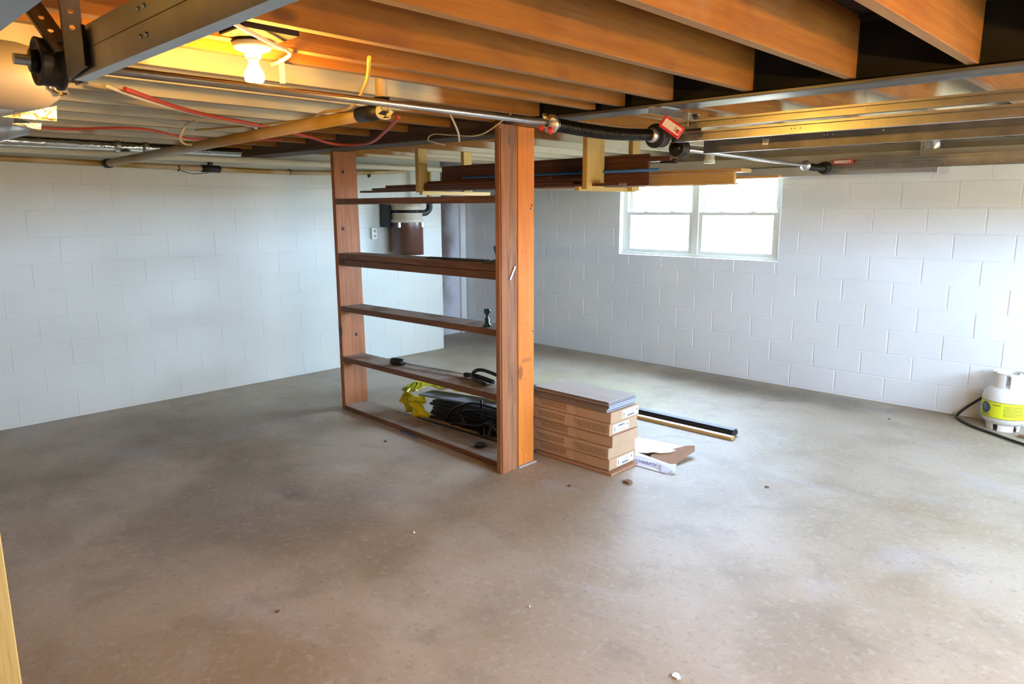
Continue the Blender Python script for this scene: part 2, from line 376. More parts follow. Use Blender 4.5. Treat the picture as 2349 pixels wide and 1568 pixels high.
# left wall
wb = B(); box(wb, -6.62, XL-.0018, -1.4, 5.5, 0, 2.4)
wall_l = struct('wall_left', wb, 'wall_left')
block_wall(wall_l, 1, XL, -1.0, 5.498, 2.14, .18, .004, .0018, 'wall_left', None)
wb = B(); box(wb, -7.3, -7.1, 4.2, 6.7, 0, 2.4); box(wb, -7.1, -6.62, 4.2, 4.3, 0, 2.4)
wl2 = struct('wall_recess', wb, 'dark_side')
struct('trim_1', bx(-7.1, -7.06, 6.38, 6.47, 0, 2.14, bev=.003), 'wall')
struct('wall_front', bx(-8.2, 1.35, -1.4, -1.2, 0, 2.4), 'bare_wall')
wb = B()
box(wb, DOORX, 1.35, -1.4, .55, 0, 2.4); box(wb, DOORX, 1.35, 3.15, 3.55, 0, 2.4); box(wb, DOORX, 1.35, 6.15, 6.7, 0, 2.4)
box(wb, DOORX, 1.35, .55, 3.15, DOORZ, 2.4); box(wb, DOORX, 1.35, 3.55, 6.15, DOORZ, 2.4)
struct('wall_right', wb, 'bare_wall')
for nd, (ya, yb) in enumerate(((.5, 3.2), (3.5, 6.2))):  # unseen closed doors, added with window rows shaped to steer the daylight
    dr = B(); xa, xb = DOORX+.06, DOORX+.10
    for z0_, z1_ in ((.002, .42), (.424, .84), (.844, PZ0), (PZ1, 2.05)) + (((PZ0+.004, PZ1-.004),) if nd == 0 else ()): box(dr, xa, xb, ya, yb if z0_ != PZ0+.004 else ya + (yb-ya)/2, z0_, z1_, bev=.004)
    wd = (yb-ya)/4
    for k in range(5):
        yc = ya + k*wd; box(dr, xa, xb, max(ya, yc-.06), min(yb, yc+.06), PZ0, PZ1)
    dd = struct('door_%d' % (nd+1), dr, 'door_paint')
    for k in range(0 if nd else 2, 4): obj('pane', bx(xa+.015, xa+.02, ya+k*wd+.06, ya+(k+1)*wd-.06, PZ0, PZ1), 'glass', dd)
# ceiling: slab, subfloor planks, joists
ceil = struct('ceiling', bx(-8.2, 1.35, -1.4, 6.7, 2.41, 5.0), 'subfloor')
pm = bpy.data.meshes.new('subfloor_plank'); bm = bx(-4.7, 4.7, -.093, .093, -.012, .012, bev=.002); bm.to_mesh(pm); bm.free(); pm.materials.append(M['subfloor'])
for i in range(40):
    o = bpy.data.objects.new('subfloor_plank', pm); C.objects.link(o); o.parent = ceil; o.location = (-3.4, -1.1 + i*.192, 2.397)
JB = 2.15
def joist(x, y0, y1, w_=.04, z=JB, xe=None):
    xe = x if xe is None else xe
    q = [(x, y0, z), (x+w_, y0, z), (xe+w_, y1, z), (xe, y1, z), (x, y0, 2.384), (x+w_, y0, 2.384), (xe+w_, y1, 2.384), (xe, y1, 2.384)]
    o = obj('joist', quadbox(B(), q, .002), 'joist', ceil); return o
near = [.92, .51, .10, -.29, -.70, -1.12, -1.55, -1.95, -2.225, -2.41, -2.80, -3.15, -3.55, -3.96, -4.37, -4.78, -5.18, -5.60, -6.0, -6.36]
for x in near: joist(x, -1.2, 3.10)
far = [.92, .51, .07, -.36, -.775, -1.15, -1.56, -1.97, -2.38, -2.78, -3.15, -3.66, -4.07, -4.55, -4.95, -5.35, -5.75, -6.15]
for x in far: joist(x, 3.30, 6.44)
# cream wall plate above the window wall
struct('trim_2', bx(-6.6, 1.15, 6.18, 6.478, 1.985, 2.075, bev=.004), 'cream_beam')
# window
wn = B(); fy0, fy1 = YW+.07, YW+.15
box(wn, WX0, WX0+.05, fy0, fy1, WZ0, WZ1); box(wn, WX1-.05, WX1, fy0, fy1, WZ0, WZ1); box(wn, WX0, WX1, fy0, fy1, WZ1-.03, WZ1)
box(wn, WX0, WX1, fy0-.02, fy1, WZ0, WZ0+.035); box(wn, -3.755, -3.69, fy0-.012, fy1, WZ0, WZ1)
win = struct('window_1', wn, 'winframe')
for (a, b) in ((WX0+.05, -3.755), (-3.69, WX1-.05)):
    for (c, d, yy) in ((WZ0+.035, 1.60, fy0), (1.575, WZ1-.03, fy0+.04)):
        sb = B(); t = .042
        box(sb, a, a+t, yy, yy+.032, c, d); box(sb, b-t, b, yy, yy+.032, c, d); box(sb, a+t, b-t, yy, yy+.032, c, c+t*.8); box(sb, a+t, b-t, yy, yy+.032, d-t*.7, d)
        sash = obj('sash', sb, 'winframe', win)
        obj('pane', bx(a+t, b-t, yy+.012, yy+.016, c+t*.8, d-t*.7), 'glass', sash)
        if yy == fy0:
            for fx in (.3, .7): obj('latch', bx(a+(b-a)*fx-.025, a+(b-a)*fx+.025, yy-.008, yy+.03, d, d+.012, bev=.003), 'winframe', sash)
struct('window_sill', bx(WX0, WX1, YW-.004, YW+.07, WZ0-.004, WZ0+.008, bev=.002), 'wall')
bpy.data.objects['window_sill'].parent = win

# ---------------------------------------------------------------- beams and shelf frame
t = thing('steel_beam', 'dark steel I-beam with shiny lower flange running from the tall post to the right', 'beam', (-2.0, 3.16, 2.12))
obj('lower_flange', bx(-3.08, DOORX, 3.075, 3.245, 2.125, 2.14, bev=.002), 'beam_steel', t)
obj('web', bx(-3.08, DOORX, 3.155, 3.165, 2.14, 2.37), 'gap', t)
obj('upper_flange', bx(-3.08, DOORX, 3.075, 3.245, 2.37, 2.384), 'gap', t)
q = [(-6.40, 2.99, 2.095), (-3.10, 3.115, 2.082), (-3.10, 3.335, 2.082), (-6.40, 3.23, 2.095)]
q = q + [(a, b, 2.37) for a, b, c in q]
tag(obj('wooden_beam', quadbox(B(), q, .004), 'beam', None, (-4.7, 3.1, 2.09)), 'dark timber beam lying across the shelf frame up to the left wall', 'beam')

sh = thing('shelf_frame', 'open shelving of old brown boards nailed between a wall-side upright and the tall post', 'shelf', (-4.0, 3.2, 0))
def sboard(name, z0, z1, m_, ya=(3.19, 3.10), dep=.205, zr=.0, bev=.003):
    q = [(-5.0, ya[0], z0), (-3.055, ya[1], z0+zr), (-3.055, ya[1]+dep, z0+zr), (-5.0, ya[0]+dep, z0)]
    q += [(-5.0, ya[0], z1), (-3.055, ya[1], z1+zr), (-3.055, ya[1]+dep, z1+zr), (-5.0, ya[0]+dep, z1)]
    o = obj(name, quadbox(B(), q, bev), m_, sh); return o
obj('upright', quadbox(B(), [(-5.045, 3.19, 0), (-5.0, 3.19, 0), (-5.0, 3.42, 0), (-5.045, 3.42, 0), (-5.045, 3.19, 2.09), (-5.0, 3.19, 2.09), (-5.0, 3.40, 2.09), (-5.045, 3.40, 2.09)], .003), 'oldz', sh)
obj('upright', bx(-3.05, -3.012, 3.03, 3.185, 0, 2.13, bev=.003), 'old2', sh)
obj('batten', bx(-3.012, -3.004, 3.038, 3.088, 0, 2.1, bev=.001), 'oldz', sh)
sboard('base_board', 0.0, .038, 'oldx', dep=.22)
sboard('shelf_board', .41, .452, 'oldx', zr=.034)
sboard('shelf_board', .828, .870, 'oldx', zr=.032)
sboard('shelf_board', 1.252, 1.296, 'oldx', zr=.014)
sboard('shelf_board', 1.200, 1.248, 'oldx', zr=.014, dep=.19)
sboard('top_rail', 1.680, 1.724, 'oldx', dep=.09)
for i, (xx, zz) in enumerate([(-4.7, 1.70), (-3.6, 1.70)]): pass
# tall post
pt = thing('wooden_post', 'tall square orange pine post beside the shelving, holding up the beams', 'post', (-3.08, 3.26, 0))
obj('post_shaft', bx(-3.155, -3.010, 3.19, 3.335, 0.012, 2.125, bev=.004), 'post', pt)
obj('foot_mortar', bx(-3.17, -2.995, 3.18, 3.35, 0, .012, bev=.004), 'mortar', pt)
kb = B()
for (yy, zz, r) in ((3.31, 1.665, .008), (3.30, 1.645, .007), (3.32, .88, .006), (3.225, .93, .003), (3.27, .93, .003), (3.22, .12, .004), (3.26, .10, .003), (3.22, 1.39, .0035), (3.31, 1.37, .003), (3.25, .58, .004), (3.29, .62, .003)):
    lathe(kb, [(0, 0), (r, .0), (r*.7, .002), (0, .002)], (-3.0105, yy, zz), (1, 0, 0), 8)
obj('nail_head', kb, 'ink', pt)['kind'] = 'stuff'
text_mesh('stamp', '10337)', .034, 'brown_ink', pt, frame(Vector((-3.0096, 3.262, .70)), (0, 1, 0), (0, 0, 1)))
cb = B(); bar(cb, (-3.003, 3.11, 1.222), (-3.003, 3.155, 1.30), .002, .012, 0, (0, 1, -.5))
obj('paint_scrape', cb, 'speck', pt)

# things on the shelves
def simple(name, bm, m_, label, cat, loc, group=None): return tag(obj(name, bm, m_, None, loc), label, cat, group)
t = thing('twist_nozzle', 'teal flared hose nozzle standing on the third shelf by the post', 'nozzle', (-3.27, 3.17, .90))
obj('nozzle_body', lathe(B(), [(0, 0), (.026, 0), (.026, .012), (.015, .022), (.015, .055), (.008, .06), (.008, .075)], (-3.27, 3.17, .898), (0, 0, 1), 18), 'teal', t)
obj('nozzle_head', lathe(B(), [(.006, .070), (.011, .080), (.021, .092), (.021, .112), (.017, .114), (.014, .104), (0, .104)], (-3.27, 3.17, .898), (0, 0, 1), 18), 'teal', t)
t = thing('hand_plane', 'dark metal wedge tool with an upright grey handle on the second shelf', 'tool', (-3.2, 3.2, 1.31))
q = [(-3.30, 3.14, 1.309), (-3.06, 3.13, 1.309), (-3.06, 3.20, 1.309), (-3.30, 3.21, 1.309), (-3.27, 3.15, 1.316), (-3.065, 3.14, 1.355), (-3.065, 3.19, 1.355), (-3.27, 3.20, 1.316)]
obj('tool_body', quadbox(B(), q, .003), 'dark_grey', t)
obj('handle', bar(B(), (-3.165, 3.18, 1.325), (-3.20, 3.18, 1.415), .028, .018, .003, (0, 1, 0)), 'dark_grey', t)
for i, (a, b) in enumerate((((-3.95, 3.26, 1.308), (-3.36, 3.27, 1.314)), ((-3.72, 3.22, 1.307), (-3.34, 3.20, 1.313)))):
    simple('metal_strip', bar(B(), a, b, .05, .008, .002), 'black_pl', ['longer thin black slat lying on the second shelf', 'shorter thin black slat on the second shelf nearer the front edge'][i], 'strip', (a[0], a[1], 1.30))
kb = B()
for yy, zz in ((3.27, 1.935), (3.25, 1.49), (3.33, .62)): lathe(kb, [(0, 0), (.014, 0), (.010, .002), (0, .001)], (-4.9995, yy, zz), (1, 0, 0), 10)
obj('knot', kb, 'ink', sh)['kind'] = 'stuff'
t = thing('string_trimmer_shaft', 'thin silver rod with a black motor end lying along the fourth shelf', 'tool', (-4.0, 3.3, .47))
obj('motor_end', lathe(B(), [(0, 0), (.026, .004), (.030, .02), (.030, .11), (.022, .13), (0, .13)], (-4.44, 3.27, .484), (1, .12, .01), 16), 'black_pl', t)
obj('rod', tube(B(), [(-4.32, 3.285, .484), (-3.62, 3.33, .492)], .0055, 8), 'galv', t)
obj('grip', tube(B(), smooth_path([(-3.66, 3.325, .492), (-3.55, 3.32, .50), (-3.45, 3.30, .502), (-3.33, 3.28, .50)]), .016, 10), 'black_pl', t)
t = thing('folding_handle', 'black bent loop handle on the fourth shelf beside the tall post', 'handle', (-3.3, 3.2, .48))
obj('loop', tube(B(), smooth_path([(-3.34, 3.21, .498), (-3.52, 3.27, .502), (-3.56, 3.33, .53), (-3.50, 3.36, .54), (-3.22, 3.30, .535)]), .0125, 10), 'black_pl', t)
t = thing('spray_can', 'pale grey can half hidden behind the post on the third shelf', 'can', (-3.12, 3.22, .90))
obj('can_body', lathe(B(), [(0, 0), (.033, 0), (.033, .105), (.022, .125), (0, .128)], (-3.125, 3.235, .902), (0, 0, 1), 18), 'alu', t)
obj('can_cap', lathe(B(), [(.018, .126), (.018, .145), (0, .147)], (-3.125, 3.235, .902), (0, 0, 1), 14), 'white_print', t)
simple('blue_strip', tube(B(), [(-4.18, 3.135, .007), (-3.955, 3.115, .007)], .0065, 8), 'blue_pl', 'short blue plastic rod on the floor in front of the shelving base', 'rod', (-4.07, 3.13, 0))
simple('rubber_puck', lathe(B(), [(0, 0), (.042, 0), (.042, .018), (.03, .022), (0, .022)], (-3.42, 3.24, .038), (0, 0, 1), 18), 'black_pl', 'small round black puck on the shelving base board', 'puck', (-3.42, 3.24, .038))

# ---------------------------------------------------------------- pile behind the shelves
for k in range(7):
    a = -4.33 + random.uniform(-.02, .03) + k*.01; b = -3.22 + random.uniform(-.03, .03); yy = 3.53 + random.uniform(-.01, .01)
    z = .002 + k*.026
    if k < 6: simple('laminate_plank', bx(a, b, yy, yy+.24, z, z+.019, bev=.002), 'dark_plank', 'black laminate plank %s in the pile behind the shelving' % ['at the very bottom', 'second from the floor', 'third from the floor', 'fourth from the floor', 'second from the top', 'on top'][k], 'plank', ((a+b)/2, yy+.12, z), 'black planks behind the shelving')
q = [(-4.40, 3.49, .172), (-3.30, 3.60, .205), (-3.34, 3.80, .205), (-4.42, 3.66, .172)]; q += [(x, y, z+.012) for x, y, z in q]
simple('grey_plank', quadbox(B(), q, .002), 'grey_board', 'loose grey board lying on top of the black plank pile', 'plank', (-3.9, 3.6, .17))
q = [(-4.72, 3.74, .185), (-3.55, 3.84, .20), (-3.56, 3.96, .20), (-4.73, 3.86, .185)]; q += [(x, y, z+.012) for x, y, z in q]
simple('grey_plank', quadbox(B(), q, .002), 'grey_board', 'grey board sticking out furthest left behind the yellow bag', 'plank', (-4.2, 3.8, .17))
# yellow bag: crumpled draped sheet
def crumple(fn, nu, nv, name, parent):
    bm = B(); g_ = [[bm.verts.new(fn(i/nu, j/nv)) for j in range(nv+1)] for i in range(nu+1)]
    for i in range(nu):
        for j in range(nv): f = bm.faces.new((g_[i][j], g_[i+1][j], g_[i+1][j+1], g_[i][j+1])); f.smooth = True
    o = obj(name, bm, 'yellow_bag', parent)
    s = o.modifiers.new('thick', 'SOLIDIFY'); s.thickness = .002; return o
bag = thing('plastic_bag', 'crumpled yellow plastic bag draped over the left end of the pile behind the shelving', 'bag', (-4.3, 3.6, 0))
def fa(u, v):   # front drape hanging over the end
    x = -4.56 + u*.26 + .02*math.sin(v*9) ; y = 3.47 + .03*math.sin(u*8) - .02*v*0
    z = .20*v*(.92+.12*math.sin(u*5)) + .012
    n = .007*math.sin(u*19+v*9) + .006*math.sin(u*9-v*17+2*math.sin(v*5)) + .002*math.sin(u*51+v*37)
    return Vector((x + n*.6 + .05*(v-.5)*(-1), y + n - .02, max(.006, z + n*.4)))
def fb(u, v):   # top run along the back
    x = -4.58 + u*1.0; y = 3.68 + v*(.16 - .07*u) + .02*math.sin(u*13); z = .225 + .022*math.sin(v*math.pi) + .006*math.sin(u*37+v*8) + .009*math.sin(u*19)
    n = .003*math.sin(u*51+v*21); return Vector((x, y - (1-u)**3*.12*(1-v), z + n))
def fc(u, v):   # bridge between the two
    x = -4.58 + u*.16 + .01*math.sin(v*20); y = 3.46 + v*.26; z = .205 + .03*math.sin(v*math.pi*.7) + .008*math.sin(u*20+v*25)
    return Vector((x, y, z))
crumple(fa, 26, 26, 'front_drape', bag); crumple(fb, 60, 14, 'top_run', bag); crumple(fc, 12, 16, 'fold', bag)
t = thing('tube_stool', 'black tubular frame leaning in the plank pile behind the shelving', 'frame', (-3.65, 3.55, 0))
obj('leg', tube(B(), [(-3.68, 3.50, 0.0), (-3.68, 3.50, .268)], .009, 10), 'black_metal', t)
obj('arch', tube(B(), smooth_path([(-4.05, 3.48, .03), (-3.98, 3.48, .13), (-3.86, 3.485, .20), (-3.70, 3.49, .235), (-3.30, 3.49, .225)]), .009, 10), 'black_metal', t)
obj('cross_bar', tube(B(), smooth_path([(-3.99, 3.48, .10), (-3.8, 3.48, .17), (-3.6, 3.49, .185), (-3.3, 3.49, .18)]), .008, 10), 'black_metal', t)
obj('brace', tube(B(), [(-3.70, 3.50, .012), (-3.30, 3.52, .11)], .009, 10), 'black_metal', t)
obj('cord_coil', tube(B(), smooth_path([(-3.98+.1*math.sin(k*1.1)+k*.045, 3.47+.03*math.sin(k*2.1), .03+.028*(k % 4)+.012*math.sin(k*3)) for k in range(18)]), .012, 8), 'black_pl', t)
simple('thin_rod', tube(B(), [(-4.62, 3.425, .012), (-3.34, 3.46, .012)], .008, 8), 'black_pl', 'thin dark rod on the floor just behind the shelving base', 'rod', (-4.0, 3.44, 0))
simple('wood_scrap', bx(-4.15, -3.72, 3.465, 3.50, .001, .016, bev=.002), 'tan_x', 'small tan wood scrap under the black pile behind the shelving', 'scrap', (-3.9, 3.48, 0))

# ---------------------------------------------------------------- carton stack
def textbars(bm, x0, z0, n, y, along, seed, wmax, lh, hh=.0035):
    rnd = random.Random(seed)
    for k in range(n):
        x = 0; tot = wmax*rnd.uniform(.6, 1)
        while x < tot:
            l = rnd.uniform(.008, .03)
            p = Vector(x0) + Vector(along)*x; 
            yield p, l, k
            x += l + .006
def carton(k, z0, z1, x0, x1, y0, y1, lab, labx=None, flip=False):
    t = thing('carton', lab, 'box', ((x0+x1)/2, (y0+y1)/2, z0), 'cartons of floor tile stacked beside the post')
    obj('box_body', bx(x0, x1, y0, y1, z0+.0015, z1-.001, bev=.003), 'card', t)
    pb = B(); rnd = random.Random(k)
    hgt = z1 - z0
    for (xs, wd, n) in ((x0+.06, .30, 3), ):
        for j in range(n):
            x = xs + j*.01
            while x < xs + wd*(1-.12*j):
                l = rnd.uniform(.008, .026); zz = z0 + hgt*.68 - j*.013
                box(pb, x, x+l, y0-.0006, y0+.001, zz, zz+.0045); x += l + .005
    obj('print', pb, 'brown_ink', t)['kind'] = 'stuff'
    if k in (1, 3):
        pb = B()
        for j in range(4):
            x = x0 + .38 + .012*j
            while x < x1-.03: 
                l = rnd.uniform(.008, .024); zz = z0 + hgt*.72 - j*.012; box(pb, x, x+l, y0-.0006, y0+.001, zz, zz+.004); x += l+.005
        obj('side_print', pb, 'brown_ink', t)['kind'] = 'stuff'
    obj('tape', bx(x0+.30, x0+.37, y0-.0009, y0+.001, z0+.003, z1-.003), 'card_tape', t)
    if labx is not None:
        a, b = labx; zc = z0 + hgt*.5
        lb = obj('shipping_label', bx(x1-.001, x1+.0012, a, b, zc-.026, zc+.028), 'white_print', t)
        pr_ = B(); rnd = random.Random(k*7)
        s = -1 if flip else 1; y = a + .055
        while y < a + .125: l = rnd.uniform(.0015, .005); box(pr_, x1+.001, x1+.0018, y, y+l, zc + s*(-.014) - .006, zc + s*(-.014) + .006); y += l + .002
        y = a + .05
        while y < a + .12: l = rnd.uniform(.004, .012); box(pr_, x1+.001, x1+.0018, y, y+l, zc+s*.012-.0015, zc+s*.012+.0015); y += l+.003
        box(pr_, x1+.001, x1+.0018, a+.014, a+.02, zc-.018, zc+.012); box(pr_, x1+.001, x1+.0018, b-.024, b-.016, zc+.0, zc+.014)
        obj('label_print', pr_, 'ink', lb)['kind'] = 'stuff'
    return t
X0, X1, Y0, Y1 = -3.17, -2.52, 3.50, 3.79
CL = ['brown tile carton at the very bottom of the stack, white shipping label on its end', 'brown tile carton second from the bottom of the stack',
      'brown tile carton in the middle of the stack, end taped', 'brown tile carton second from the top with the wide white label', 'topmost brown tile carton, just under the loose tiles']
carton(0, .018, .094, X0, X1, Y0, Y1, CL[0], (3.58, 3.76))
carton(1, .094, .170, X0-.01, X1+.0, Y0-.012, Y1-.01, CL[1])
carton(2, .170, .246, X0, X1+.012, Y0+.012, Y1+.0, CL[2])
carton(3, .246, .326, X0-.012, X1+.0, Y0-.006, Y1+.005, CL[3], (3.53, 3.70), True)
carton(4, .326, .400, X0, X1+.004, Y0+.0, Y1+.012, CL[4], (3.62, 3.80))
simple('cardboard_flap', bx(X0+.05, X1+.035, Y0-.025, Y1-.02, .001, .016, bev=.002), 'card_in', 'flattened brown cardboard sheet under the carton stack', 'cardboard', (-2.85, 3.6, 0))
for k in range(8):
    z = .401 + k*.0078; dx = random.uniform(-.012, .006); dy = random.uniform(-.014, .008)
    if k == 7:
        b_ = B(); box(b_, X0+.01, X1-.018, Y0+.004, Y1+.005, z, z+.0058, bev=.001)
    else: b_ = bx(X0+dx, X1-.008+dx, Y0-.006+dy, Y1+.002+dy, z, z+.0058, bev=.001)
    o = simple('vinyl_tile', b_, ['plank_top', 'plank_edge', 'plank_side'], 'loose greige floor tile, %s in the pile on top of the cartons' % ['lowest', 'second lowest', 'third lowest', 'fourth lowest', 'fourth from the top', 'third from the top', 'second from the top', ''][k] if k < 7 else 'topmost loose greige floor tile, its broad face showing on the carton stack', 'tile', (-2.85, 3.64, z), 'loose tiles on the cartons' if k < 7 else None)
    for f in o.data.polygons: f.material_index = 0 if f.normal.z > .8 else (2 if f.normal.y < -.5 else 1)
# white opened carton tray
t = thing('opened_carton', 'torn open white cardboard tray with brown inner flap on the floor right of the cartons', 'cardboard', (-2.5, 4.0, 0))
def sheet(pts, th, dirv=(0, 0, 1)):
    bm = B(); d = Vector(dirv)*th
    lo = [bm.verts.new(Vector(p)) for p in pts]; hi = [bm.verts.new(Vector(p)+d) for p in pts]; n = len(pts)
    bm.faces.new(lo[::-1]); bm.faces.new(hi)
    for i in range(n): bm.faces.new((lo[i], lo[(i+1) % n], hi[(i+1) % n], hi[i]))
    return bm
obj('white_panel', sheet([(-2.88, 4.16, .024), (-2.385, 4.20, .034), (-2.41, 4.03, .034), (-2.46, 3.98, .03), (-2.50, 3.97, .03), (-2.52, 3.93, .03), (-2.58, 3.885, .03), (-2.86, 3.84, .03)], .003), 'card_white', t)
obj('front_edge', sheet([(-2.86, 3.84, .033), (-2.58, 3.885, .033), (-2.27, 3.84, .030), (-2.235, 3.77, .012), (-2.245, 3.755, .001), (-2.33, 3.745, .003), (-2.86, 3.74, .002)], .003, (.1, .5, .6)), 'card_lilac', t)
obj('brown_flap', sheet([(-2.50, 3.955, .018), (-2.385, 4.19, .045), (-2.335, 4.225, .050), (-2.300, 4.165, .034), (-2.300, 3.86, .004), (-2.47, 3.86, .010)], .003), 'card_in', t)
obj('corner_tab', sheet([(-2.33, 3.80, .03), (-2.255, 3.86, .035), (-2.225, 3.79, .012), (-2.30, 3.75, .006)], .004), 'card_lilac', t)
obj('tape_piece', bx(-2.68, -2.60, 3.98, 4.06, .034, .0355), 'cream_print', t)
fn = Vector((0, -.10, .033)).normalized()
text_mesh('lettering', 'SUPERIOR STABILITY', .040, 'violet_ink', t, frame(Vector((-2.545, 3.787, .0215)), (-1, -.03, 0), (0, -.95, -.30)))
# seal strip and wood strip
simple('door_seal', bar(B(), (-4.3, 4.74, .024), (-2.30, 4.76, .024), .075, .046, .012), 'black_pl', 'long black rubber door seal strip on the floor behind the cartons', 'seal', (-3.3, 4.75, 0))
simple('wood_strip', bar(B(), (-4.3, 4.655, .012), (-2.275, 4.665, .012), .05, .022, .003), 'tan_x', 'long thin tan wood strip lying along the black door seal', 'strip', (-3.3, 4.66, 0))

# ---------------------------------------------------------------- gas cylinder
tc_ = Vector((-.925, 6.315, 0))
t = thing('gas_cylinder', 'white propane cylinder with a yellow label band against the window wall', 'gas cylinder', tc_)
obj('tank_body', lathe(B(), [(0, .035), (.07, .036), (.12, .05), (.146, .08), (.152, .11), (.152, .245), (.146, .275), (.125, .305), (.085, .325), (.05, .332), (.03, .336), (0, .337)], tc_, (0, 0, 1), 40), 'tank', t)
bm = B(); n = 40; rr = .105
for a, b, r in ((0, .045, rr),):
    vs = [[bm.verts.new(tc_ + Vector((math.cos(2*math.pi*k/n)*q_, math.sin(2*math.pi*k/n)*q_, z))) for k in range(n)] for q_, z in ((rr, .0), (rr+.004, .05))]
    for k in range(n):
        if k % 8 in (3, 4): continue
        f = bm.faces.new((vs[0][k], vs[0][(k+1) % n], vs[1][(k+1) % n], vs[1][k]))
o = obj('foot_ring', bm, 'tank', t); s_ = o.modifiers.new('thick', 'SOLIDIFY'); s_.thickness = .004
bm = B(); prof = [(.095, .31), (.097, .425), (.103, .433)]
for (q0, z0_), (q1, z1_) in zip(prof, prof[1:]):
    vs = [[bm.verts.new(tc_ + Vector((math.cos(2*math.pi*k/n)*q_, math.sin(2*math.pi*k/n)*q_, z))) for k in range(n)] for q_, z in ((q0, z0_), (q1, z1_))]
    for k in range(n):
        if z0_ < .4 and (k % 13 in (4, 5)) : continue
        bm.faces.new((vs[0][k], vs[0][(k+1) % n], vs[1][(k+1) % n], vs[1][k]))
bmesh.ops.remove_doubles(bm, verts=bm.verts[:], dist=.0005)
bmesh.ops.bisect_plane
o = obj('collar', bm, 'tank', t); s_ = o.modifiers.new('thick', 'SOLIDIFY'); s_.thickness = .004
v = obj('valve', lathe(B(), [(.018, .33), (.018, .38), (.01, .385), (.01, .395), (.028, .398), (.028, .412), (0, .414)], tc_, (0, 0, 1), 18), 'alu', t)
def arcband(bm, r, a0, a1, z0_, z1_, sl=0, n=None):
    n = n or max(2, int((a1-a0)/.08)); v0 = []
    for k in range(n+1):
        a = a0 + (a1-a0)*k/n; zo = sl*(a-a0)
        v0.append((bm.verts.new(tc_ + Vector((math.cos(a)*r, math.sin(a)*r, z0_+zo))), bm.verts.new(tc_ + Vector((math.cos(a)*r, math.sin(a)*r, z1_+zo)))))
    for p, q_ in zip(v0, v0[1:]): bm.faces.new((p[0], q_[0], q_[1], p[1]))
A0 = math.radians(-160); A1 = math.radians(-20)
bm = B(); arcband(bm, .1530, A0, A1, .105, .225)
lb = obj('label_band', bm, 'label_yellow', t)
bm = B(); rnd = random.Random(3)
arcband(bm, .1534, A0, A1, .224, .227); arcband(bm, .1534, A0, A1, .102, .105)
for (a_, b_, zs) in ((-112, -95, [.205, .200, .195]), (-84, -40, [.200 - .0075*k for k in range(11)]), (-148, -120, [.128, .121, .114])):
    for z in zs:
        a = math.radians(a_)
        while a < math.radians(b_): l = rnd.uniform(.02, .09); arcband(bm, .1534, a, a+l, z, z+.003, n=1); a += l+.02
obj('label_text', bm, 'ink', lb)
bm = B(); ca = math.radians(-133)
def disc(bm, r, R_):
    c_ = bm.verts.new(tc_ + Vector((math.cos(ca)*R_, math.sin(ca)*R_, .172))); ring = []
    for k in range(24):
        a = ca + r*math.cos(k/24*2*math.pi)/R_; ring.append(bm.verts.new(tc_ + Vector((math.cos(a)*R_, math.sin(a)*R_, .172 + r*math.sin(k/24*2*math.pi)))))
    for k in range(24): bm.faces.new((c_, ring[k], ring[(k+1) % 24]))
disc(bm, .043, .1545); obj('label_emblem', bm, 'navy', lb)
bm = B()
for z, h in ((.192, .09), (.176, .12), (.160, .1)):
    arcband(bm, .1562, ca-.14, ca+.12, z, z+.005)
bmx = bm; obj('emblem_text', bmx, 'grey_ink', lb)
hose = [(-.95, 6.40, .30), (-1.09, 6.43, .19), (-1.19, 6.44, .09), (-1.245, 6.40, .02), (-1.22, 6.33, .012), (-1.10, 6.18, .012), (-.93, 6.06, .012), (-.73, 5.93, .012), (-.4, 5.78, .012), (0.1, 5.7, .012)]
tag(obj('gas_hose', tube(B(), smooth_path(hose), .0095, 10), 'black_pl', None, (-1.2, 6.3, 0)), 'black rubber hose curling out from behind the gas cylinder onto the floor', 'hose')
simple('dark_scrap', bx(-.80, -.70, 6.12, 6.16, .001, .02, bev=.004), 'leaf', 'small dark scrap on the floor beside the gas cylinder foot', 'scrap', (-.75, 6.14, 0))

